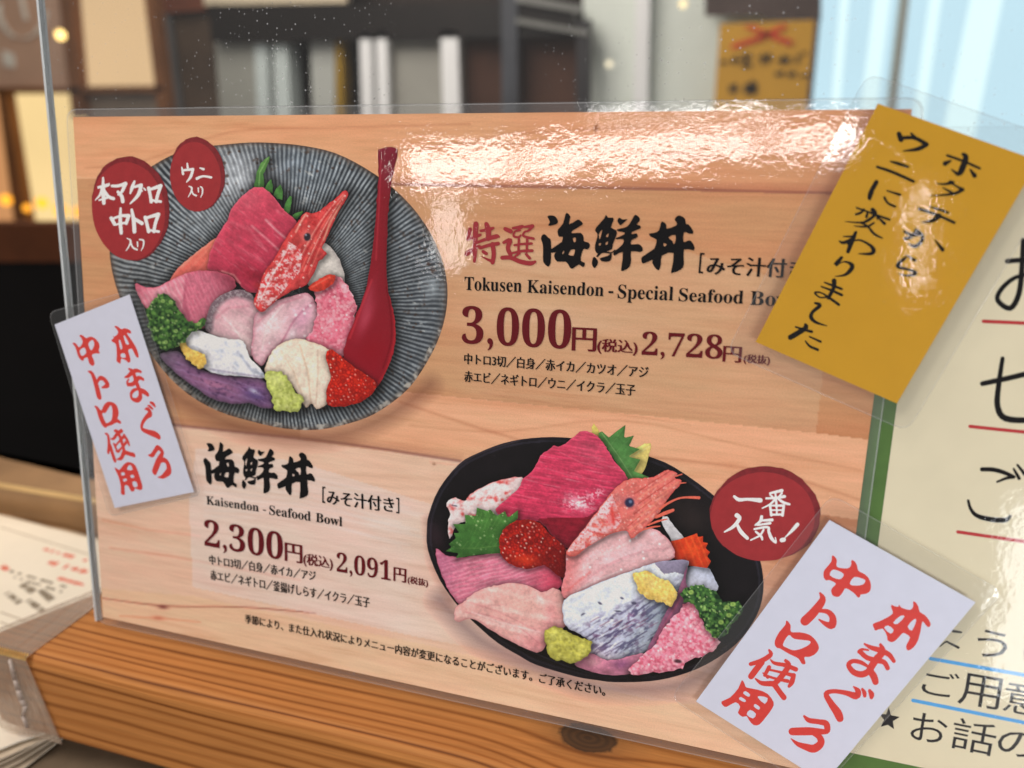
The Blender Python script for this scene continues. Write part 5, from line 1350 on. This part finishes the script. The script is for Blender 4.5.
def bar(x0, y0, x1, y1, w):
    return [(x0 - w / 2, y0), (x0 + w / 2, y0), (x1 + w / 2, y1), (x1 - w / 2, y1)]


YR = 1.5
M_FRAME = plain('brown lattice wood', (122, 80, 48), .6, .2, .2, 12)
M_DARK = plain('dark cupboard', (74, 60, 48), .5, .3, .3, 6)
M_STEEL = plain('brushed steel', (150, 150, 142), .4, .4, .1, 5)
M_POST = plain('white enamel post', (236, 242, 240), .4, .4, .05, 8)
M_CREAM = glow('lit paper screen', (226, 190, 144), .82, .12, 2.0)
M_CREAM2 = glow('lit lower paper screen', (238, 206, 146), .9, .16, 3.0)
M_FROST = glow('frosted daylight window', (188, 220, 232), .98, .08, 2.0)

bg('chalkboard', 'brown grey chalkboard with white chalk circle at the far upper left', 'chalkboard', YR, [
    ('board', plain('chalkboard', (196, 160, 136), .8, .1, .12, 5), .03, 0, [[(-90, -60), (58, -60), (76, 92), (-90, 90)]]),
    ('chalk_drawing', plain('chalk', (240, 222, 208), .9, .05, .2, 30), .004, -.006, [bar(22 + 24 * math.cos(a), 8 + 31 * math.sin(a), 22 + 24 * math.cos(a + .5), 8 + 31 * math.sin(a + .5), 5) for a in np.arange(.1, 3.1, .45)] + [[(2, 50), (14, 54), (15, 68), (3, 66)], bar(20, -6, 26, 20, 4)])])
bg('paper_screen', 'tall lit cream paper screen in a brown wooden frame beside the chalkboard', 'screen', YR, [
    ('paper', M_CREAM, .02, 0, [[(66, -60), (138, -60), (160, 89), (80, 89)]]),
    ('frame', M_FRAME, .05, -.03, [[(52, -60), (66, -60), (82, 118), (72, 118)], [(137, -60), (146, -60), (171, 130), (160, 130)], [(78, 87), (162, 86), (163, 92), (79, 93)]]),
    ('lower_panel', plain('grey frosted panel', (134, 120, 106), .5, .3, .1, 6), .02, .002, [[(80, 92), (162, 92), (178, 200), (94, 200)]])])
bg('paper_screen', 'low lit cream paper screen glowing orange at its foot left of the menu', 'screen', YR, [
    ('paper', M_CREAM2, .02, 0, [[(2, 94), (78, 93), (120, 228), (26, 228)]]),
    ('frame', M_FRAME, .05, -.03, [[(-60, 88), (80, 88), (80, 93.5), (-60, 94)], [(-3, 92), (5, 92), (28, 230), (15, 230)], [(-60, 224), (120, 224), (120, 234), (-60, 234)]])])
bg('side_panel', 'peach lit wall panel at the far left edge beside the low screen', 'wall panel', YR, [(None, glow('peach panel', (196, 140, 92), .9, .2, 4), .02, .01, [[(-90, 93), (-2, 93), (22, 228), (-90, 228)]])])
M_BULB = glow('warm bulb', (255, 214, 130), 3.0, .0)
M_BULB2 = glow('orange bulb', (255, 168, 50), 1.6, .0)
for i, (bx, by, br, mm, y, lb) in enumerate(((60.5, 35, .012, M_BULB, YR - .1, 'round glowing bulb hanging beside the chalkboard'), (27, 208, .011, M_BULB2, YR - .1, 'orange glowing lamp at the dark screen post'), (6, 200, .016, M_BULB2, YR - .1, 'orange glowing lamp at the far left edge'),
                                     (42, 203, .018, M_BULB2, YR - .06, 'orange lamp glowing at the foot of the low screen, nearest its post'), (60, 210, .018, M_BULB2, YR - .06, 'orange lamp glowing at the foot of the low screen beside the acrylic edge'), (78, 212, .016, M_BULB2, YR - .06, 'orange lamp glowing at the foot of the low screen beside the menu edge'),
                                     (609, 64, .007, glow('pale bulb', (250, 236, 200), 1.2, 0), YR - .1, 'small pale lamp before the grey wall, lower one'), (683, 4, .008, glow('pale bulb', (250, 226, 170), 1.4, 0), YR - .1, 'small pale lamp before the grey wall at the top edge'))):
    P = on_y(float(bx), float(by), y)
    me = bpy.data.meshes.new('lamp_bulb'); import bmesh; bm = bmesh.new(); bmesh.ops.create_uvsphere(bm, u_segments=20, v_segments=12, radius=br * .9); bm.to_mesh(me); bm.free()
    me.materials.append(mm); o = bpy.data.objects.new('lamp_bulb', me); COL.objects.link(o); o.location = P; tag(o, lb, 'lamp', 'small glowing lamps in the shop')

bg('dark_cupboard', 'dark brown cupboard with bluish door edge behind the menu beside the cream screen', 'cupboard', YR, [
    ('carcass', M_DARK, .3, .03, [[(140, -60), (216, -60), (226, 200), (182, 200)]]),
    ('door_edge', plain('blue grey trim', (92, 92, 92), .5, .3, .15, 8), .02, 0, [[(155, 12), (166, 12), (190, 200), (180, 200)]]),
    ('red_brown_top', plain('red brown wood', (98, 54, 36), .5, .3, .2, 8), .02, 0, [[(140, -60), (206, -60), (206, 10), (154, 14)]])])
bg('shelf_unit', 'dark overhead shelf running across the top behind the menu', 'shelf', YR, [
    ('shelf_board', plain('black brown board', (22, 17, 15), .5, .3, .3, 8), .12, -.02, [[(208, 5), (572, 3), (574, 36), (212, 42)]]),
    ('pale_top', plain('pale beige strip', (198, 184, 158), .6, .2, .08, 8), .02, -.01, [[(200, -60), (346, -60), (346, 3), (204, 5)]]),
    ('back_panel', plain('dark back panel', (44, 36, 32), .6, .2, .3, 6), .02, .12, [[(200, -60), (590, -60), (590, 200), (215, 200)]])])
bg('steel_fridge', 'pale steel cabinet with bright vertical edges behind the upper bowl', 'cabinet', YR, [
    ('door', M_STEEL, .06, .02, [[(215, 42), (256, 42), (262, 200), (226, 200)]]),
    ('bright_edge', plain('bright steel', (196, 206, 204), .4, .4, .05, 8), .05, .01, [[(254, 43), (267, 43), (272, 200), (261, 200)], [(273, 43), (287, 44), (296, 200), (279, 200)]]),
    ('door_gap', plain('dark gap', (98, 96, 92), .5, .3, .1, 8), .04, .03, [[(266, 42), (275, 42), (281, 200), (271, 200)]]),
    ('top_rail', plain('grey rail', (122, 116, 108), .5, .3, .1, 8), .05, -.005, [[(214, 34), (290, 34), (290, 43), (215, 42)]])])
bg('door_jamb', 'pale door jamb with an olive yellow strip between dark cupboards', 'door frame', YR, [
    ('jamb', plain('pale jamb', (176, 178, 172), .4, .3, .1, 8), .05, .02, [[(310, 36), (334, 36), (336, 200), (316, 200)]]),
    ('olive_strip', plain('olive strip', (150, 118, 34), .5, .3, .1, 8), .04, .015, [[(335, 36), (342, 36), (345, 200), (338, 200)]])])
bg('storage_rack', 'steel wire storage rack with three white posts behind the spoon', 'rack', YR, [
    ('post', M_POST, .02, -.02, [bar(365, 33, 370, 200, 11.5), bar(381, 31, 386, 200, 11), bar(449, 30, 454, 200, 17)]),
    ('shelf_panel', plain('grey shelf panel', (152, 150, 142), .5, .3, .1, 8), .03, .02, [[(360, 46), (462, 43), (464, 200), (366, 200)]]),
    ('top_rail', plain('grey wire rail', (120, 118, 112), .4, .4, .3, 40), .02, 0, [[(360, 33), (462, 31), (462, 44), (360, 46)]])])
bg('wooden_crates', 'dark red brown crate wall seen low behind the menu centre', 'crate', YR, [(None, plain('red brown crate', (72, 46, 34), .6, .2, .25, 9), .06, .04, [[(462, 40), (578, 36), (584, 200), (464, 200)]])])
bg('steel_trestle', 'dark steel trestle with slanting pale rails behind the title lettering', 'trestle', YR, [
    ('upright', plain('blue black steel', (66, 68, 74), .4, .4, .15, 10), .03, -.03, [bar(505, -60, 507, 200, 9), bar(514, -60, 513, 200, 7)]),
    ('post', plain('black steel', (42, 40, 42), .4, .4, .15, 10), .03, -.03, [bar(583, 20, 582, 200, 13)]),
    ('slanting_rail', plain('grey steel rail', (116, 116, 112), .4, .4, .15, 10), .03, -.04, [[(516, -6), (580, 6), (580, 13), (516, 2)], [(516, 18), (588, 31), (588, 36), (516, 23)]])])
bg('grey_wall', 'pale grey wall with a white upright behind the top edge of the menu', 'wall', YR, [
    ('wall_face', plain('pale grey wall', (214, 220, 212), .6, .2, .05, 3), .05, .05, [[(580, -60), (840, -60), (826, 200), (592, 200)]]),
    ('white_upright', plain('white upright', (244, 248, 248), .4, .3, .03, 6), .03, .01, [bar(644, -60, 638, 200, 14)])])
ynote = bg('old_notice', 'faded yellow notice crossed out with a red X on the grey wall', 'notice', YR, [
    ('sheet', plain('faded yellow paper', (202, 152, 56), .6, .2, .08, 6), .004, -.03, [[(720, 24), (815, 20), (806, 160), (710, 160)]]),
    ('red_cross', plain('red crossing out', (200, 66, 44), .6, .2, .2, 30), .002, -.034, [[(744, 27), (750, 25), (794, 41), (790, 46)], [(784, 24), (788, 27), (764, 38), (758, 36)], [(762, 34), (766, 39), (732, 49), (731, 45)]]),
    ('black_writing', plain('black marker', (64, 54, 40), .6, .2, .3, 60), .002, -.034, [bar(746, 54, 746, 67, 4), [(741, 55), (752, 54), (752, 57), (741, 58)], [(741, 64), (752, 63), (752, 66), (741, 67)], [(731, 59), (740, 58), (740, 61), (731, 62)], bar(735, 56, 734, 64, 2.5), [(720, 61), (727, 60), (727, 63), (720, 64)],
                                      bar(763, 53, 762, 64, 3), [(759, 57), (772, 55), (772, 58), (759, 60)], bar(769, 53, 768, 63, 3), bar(783, 55, 782, 65, 3), [(778, 59), (791, 57), (791, 60), (778, 62)], bar(787, 56, 788, 64, 2), bar(798, 55, 797, 63, 3), [(800, 53), (806, 51), (806, 53), (800, 55)], [(775, 72), (784, 71), (784, 75), (775, 76)], [(788, 72), (796, 71), (795, 76), (788, 77)], [(800, 75), (808, 74), (808, 76), (800, 77)],
                                      [(729, 86), (737, 83), (737, 92), (729, 93)], [(744, 84), (757, 82), (757, 93), (744, 94)], bar(752, 80, 752, 95, 3)])])
bg('dark_board', 'dark speckled board above the faded yellow notice', 'board', YR, [(None, plain('dark speckled board', (80, 68, 64), .6, .2, .3, 10), .02, -.01, [[(704, -60), (822, -60), (821, 20), (762, 19), (762, 15), (705, 16)]])])
bg('dark_post', 'thin dark post at the right edge of the faded yellow notice', 'post', YR, [(None, plain('dark post', (74, 72, 76), .5, .3, .2, 10), .03, -.035, [bar(818, 16, 800, 200, 5)])])
bg('frosted_window', 'large pale blue frosted window with vertical bars at the upper right', 'window', YR, [
    ('pane', M_FROST, .02, .03, [[(826, -60), (1120, -60), (1090, 260), (800, 260)]]),
    ('bright_bar', glow('bright bar', (214, 240, 242), 1.05, .04, 4), .02, .01, [bar(890, -60, 858, 200, 15), bar(850, -60, 828, 200, 8), bar(1000, -60, 940, 230, 30), bar(945, -60, 905, 220, 10)]),
    ('frame_bar', plain('beige grey bar', (166, 170, 162), .5, .3, .1, 8), .03, 0, [bar(912, -60, 886, 160, 9)])])

# lower left: kitchen behind the flyers
YK = .125
a = quad([(-60, 500), (110, 546)], YK); b_ = quad([(-60, 468), (110, 509)], YK)
zt = float(b_[:, 2].mean()); bk = on_z(np.array([-60., 110.]), np.array([441., 482.]), zt)
x0 = a[0, 0]
f0, f1 = np.array([a[0, 0], YK]), np.array([a[1, 0], YK]); k0, k1 = bk[0, :2], bk[1, :2]
f0, f1 = f0 - (f1 - f0) * .6, f1 + (f1 - f0) * 2.5; k0, k1 = k0 - (k1 - k0) * .6, k1 + (k1 - k0) * 2.5
ring = lambda z: np.array([(*f0, z), (*f1, z), (*k1, z), (*k0, z)])
kc = thing('kitchen_counter', 'metal edged kitchen counter behind the stacked flyers', 'counter', None, (x0, YK, -.0715))
mb = MB(); mb.prism(ring(-.0715), ring(zt)); mb.build('counter_body', plain('warm light tinted steel', (146, 114, 80), .42, .5, .28, 14), kc, bevel=.002)  # stainless steel with warm reflected light painted into its brown-gold colour
mb = MB(); mb.box((f0[0], YK - .0012, zt - .002), (f1[0], YK + .0006, zt + .0008)); mb.build('metal_lip', plain('warm light tinted lip', (216, 184, 128), .3, .6, .1, 20, metal=.3), kc)  # pale gold puts the warm gleam into the lip's colour
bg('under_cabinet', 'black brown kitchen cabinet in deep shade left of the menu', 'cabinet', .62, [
    ('carcass', plain('shade blackened wood', (10, 6, 4), .5, .2, .3, 10), .02, 0, [[(-120, 262), (190, 262), (190, 620), (-120, 620)]]),  # near-black colour paints in the darkness under the counter
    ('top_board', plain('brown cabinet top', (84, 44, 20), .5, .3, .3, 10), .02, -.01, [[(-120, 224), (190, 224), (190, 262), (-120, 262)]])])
mb = MB(); mb.box((-3.2, .2, -1.3), (2.4, 2.2, -1.25)); o = mb.build('floor', plain('dark floor', (70, 60, 52), .6, .3, .2, 3), None, off=(0, 0, -1.25)); o.location = (0, 0, -1.25); o['kind'] = 'structure'

# ================================================================== lamps
def area(name, loc, aim, sx, sy, energy, col=(1, 1, 1), roll=None):
    l = bpy.data.lights.new(name, 'AREA'); l.shape = 'RECTANGLE'; l.size = sx; l.size_y = sy; l.energy = energy; l.color = col
    o = bpy.data.objects.new(name, l); COL.objects.link(o); o.location = loc
    z = (Vector(loc) - Vector(aim)).normalized()
    if roll is None: o.rotation_euler = (-z).to_track_quat('-Z', 'Y').to_euler()
    else:
        x = Vector(roll); x = (x - z * x.dot(z)).normalized(); y = z.cross(x)
        o.rotation_euler = Matrix((x, y, z)).transposed().to_euler()
    return o


def window_lamp(name, px, strength, col=(1, .97, .95)):
    """a bright window behind the viewer: the four photo points are where the card mirrors its corners"""
    DY = -1.9; c = []
    for x, y in px:
        uv = card(np.array(float(x)), np.array(float(y)), .0009); P = uv[0] * CU + uv[1] * CV + .0009 * CW
        d = P - CAM; d = d / np.linalg.norm(d); r = d - 2 * (d @ CW) * CW
        c.append(P + r * (DY - P[1]) / r[1])
    c = np.array(c); m = c.mean(0); ex = (c[1] + c[2] - c[0] - c[3]) / 2; ez = (c[0] + c[1] - c[2] - c[3]) / 2
    w, h = np.linalg.norm(ex), np.linalg.norm(ez)
    return area(name, tuple(m), tuple(m + np.array([0, 1, 0])), w, h, strength * w * h, col, tuple(-ex))


WP = 56
window_lamp('shop_window', [(404, 149), (516, 146), (516, 180), (404, 186)], WP)
window_lamp('shop_window', [(524, 146), (761, 128), (761, 152), (524, 178)], WP)
window_lamp('shop_window', [(772, 130), (852, 124), (852, 150), (772, 152)], WP)
window_lamp('shop_window', [(588, 114), (764, 112), (764, 119), (588, 122)], WP * .6)
window_lamp('shop_window', [(908, 188), (915, 188), (930, 292), (920, 292)], WP * .8)
window_lamp('shop_window', [(436, 198), (464, 197), (462, 262), (432, 268)], WP * .55)
area('ceiling_lamp', (-.40, -.34, 1.08), (.08, 0, .1), .5, .5, 6.6, (1, .91, .83))
area('low_front_fill', (.62, -.42, -.06), (.32, 0, .02), .3, .3, 2.4, (.93, .97, 1.0))  # added fill lamp, not a window; brightens the lower right
area('kitchen_lamp', (-.5, .75, .9), (-.3, 1.5, .2), .6, .6, 7.5, (1, .93, .84))
area('counter_lamp', (-.36, .06, .16), (-.16, .04, -.06), .06, .06, .18, (1, .70, .42))

w = bpy.data.worlds.new('World'); sc.world = w; w.use_nodes = True
w.node_tree.nodes['Background'].inputs[0].default_value = (1, .96, .92, 1); w.node_tree.nodes['Background'].inputs[1].default_value = .13

# ================================================================== camera
cd = bpy.data.cameras.new('camera'); cam = bpy.data.objects.new('camera', cd); COL.objects.link(cam); sc.camera = cam
right_, down_, fwd_ = R[:, 0], R[:, 1], R[:, 2]
cam.matrix_world = Matrix(((right_[0], -down_[0], -fwd_[0], CAM[0]), (right_[1], -down_[1], -fwd_[1], CAM[1]), (right_[2], -down_[2], -fwd_[2], CAM[2]), (0, 0, 0, 1)))
cd.sensor_width = 36; cd.lens = 36 * F / 1024; cd.clip_start = .01; cd.clip_end = 60
cd.dof.use_dof = True; cd.dof.focus_distance = .262
cd.dof.aperture_fstop = (cd.lens / 1000) / .0042

sc.view_settings.view_transform = 'Standard'; sc.view_settings.look = 'None'; sc.view_settings.exposure = 0.32; sc.view_settings.gamma = 1
sc.cycles.transparent_max_bounces = 32
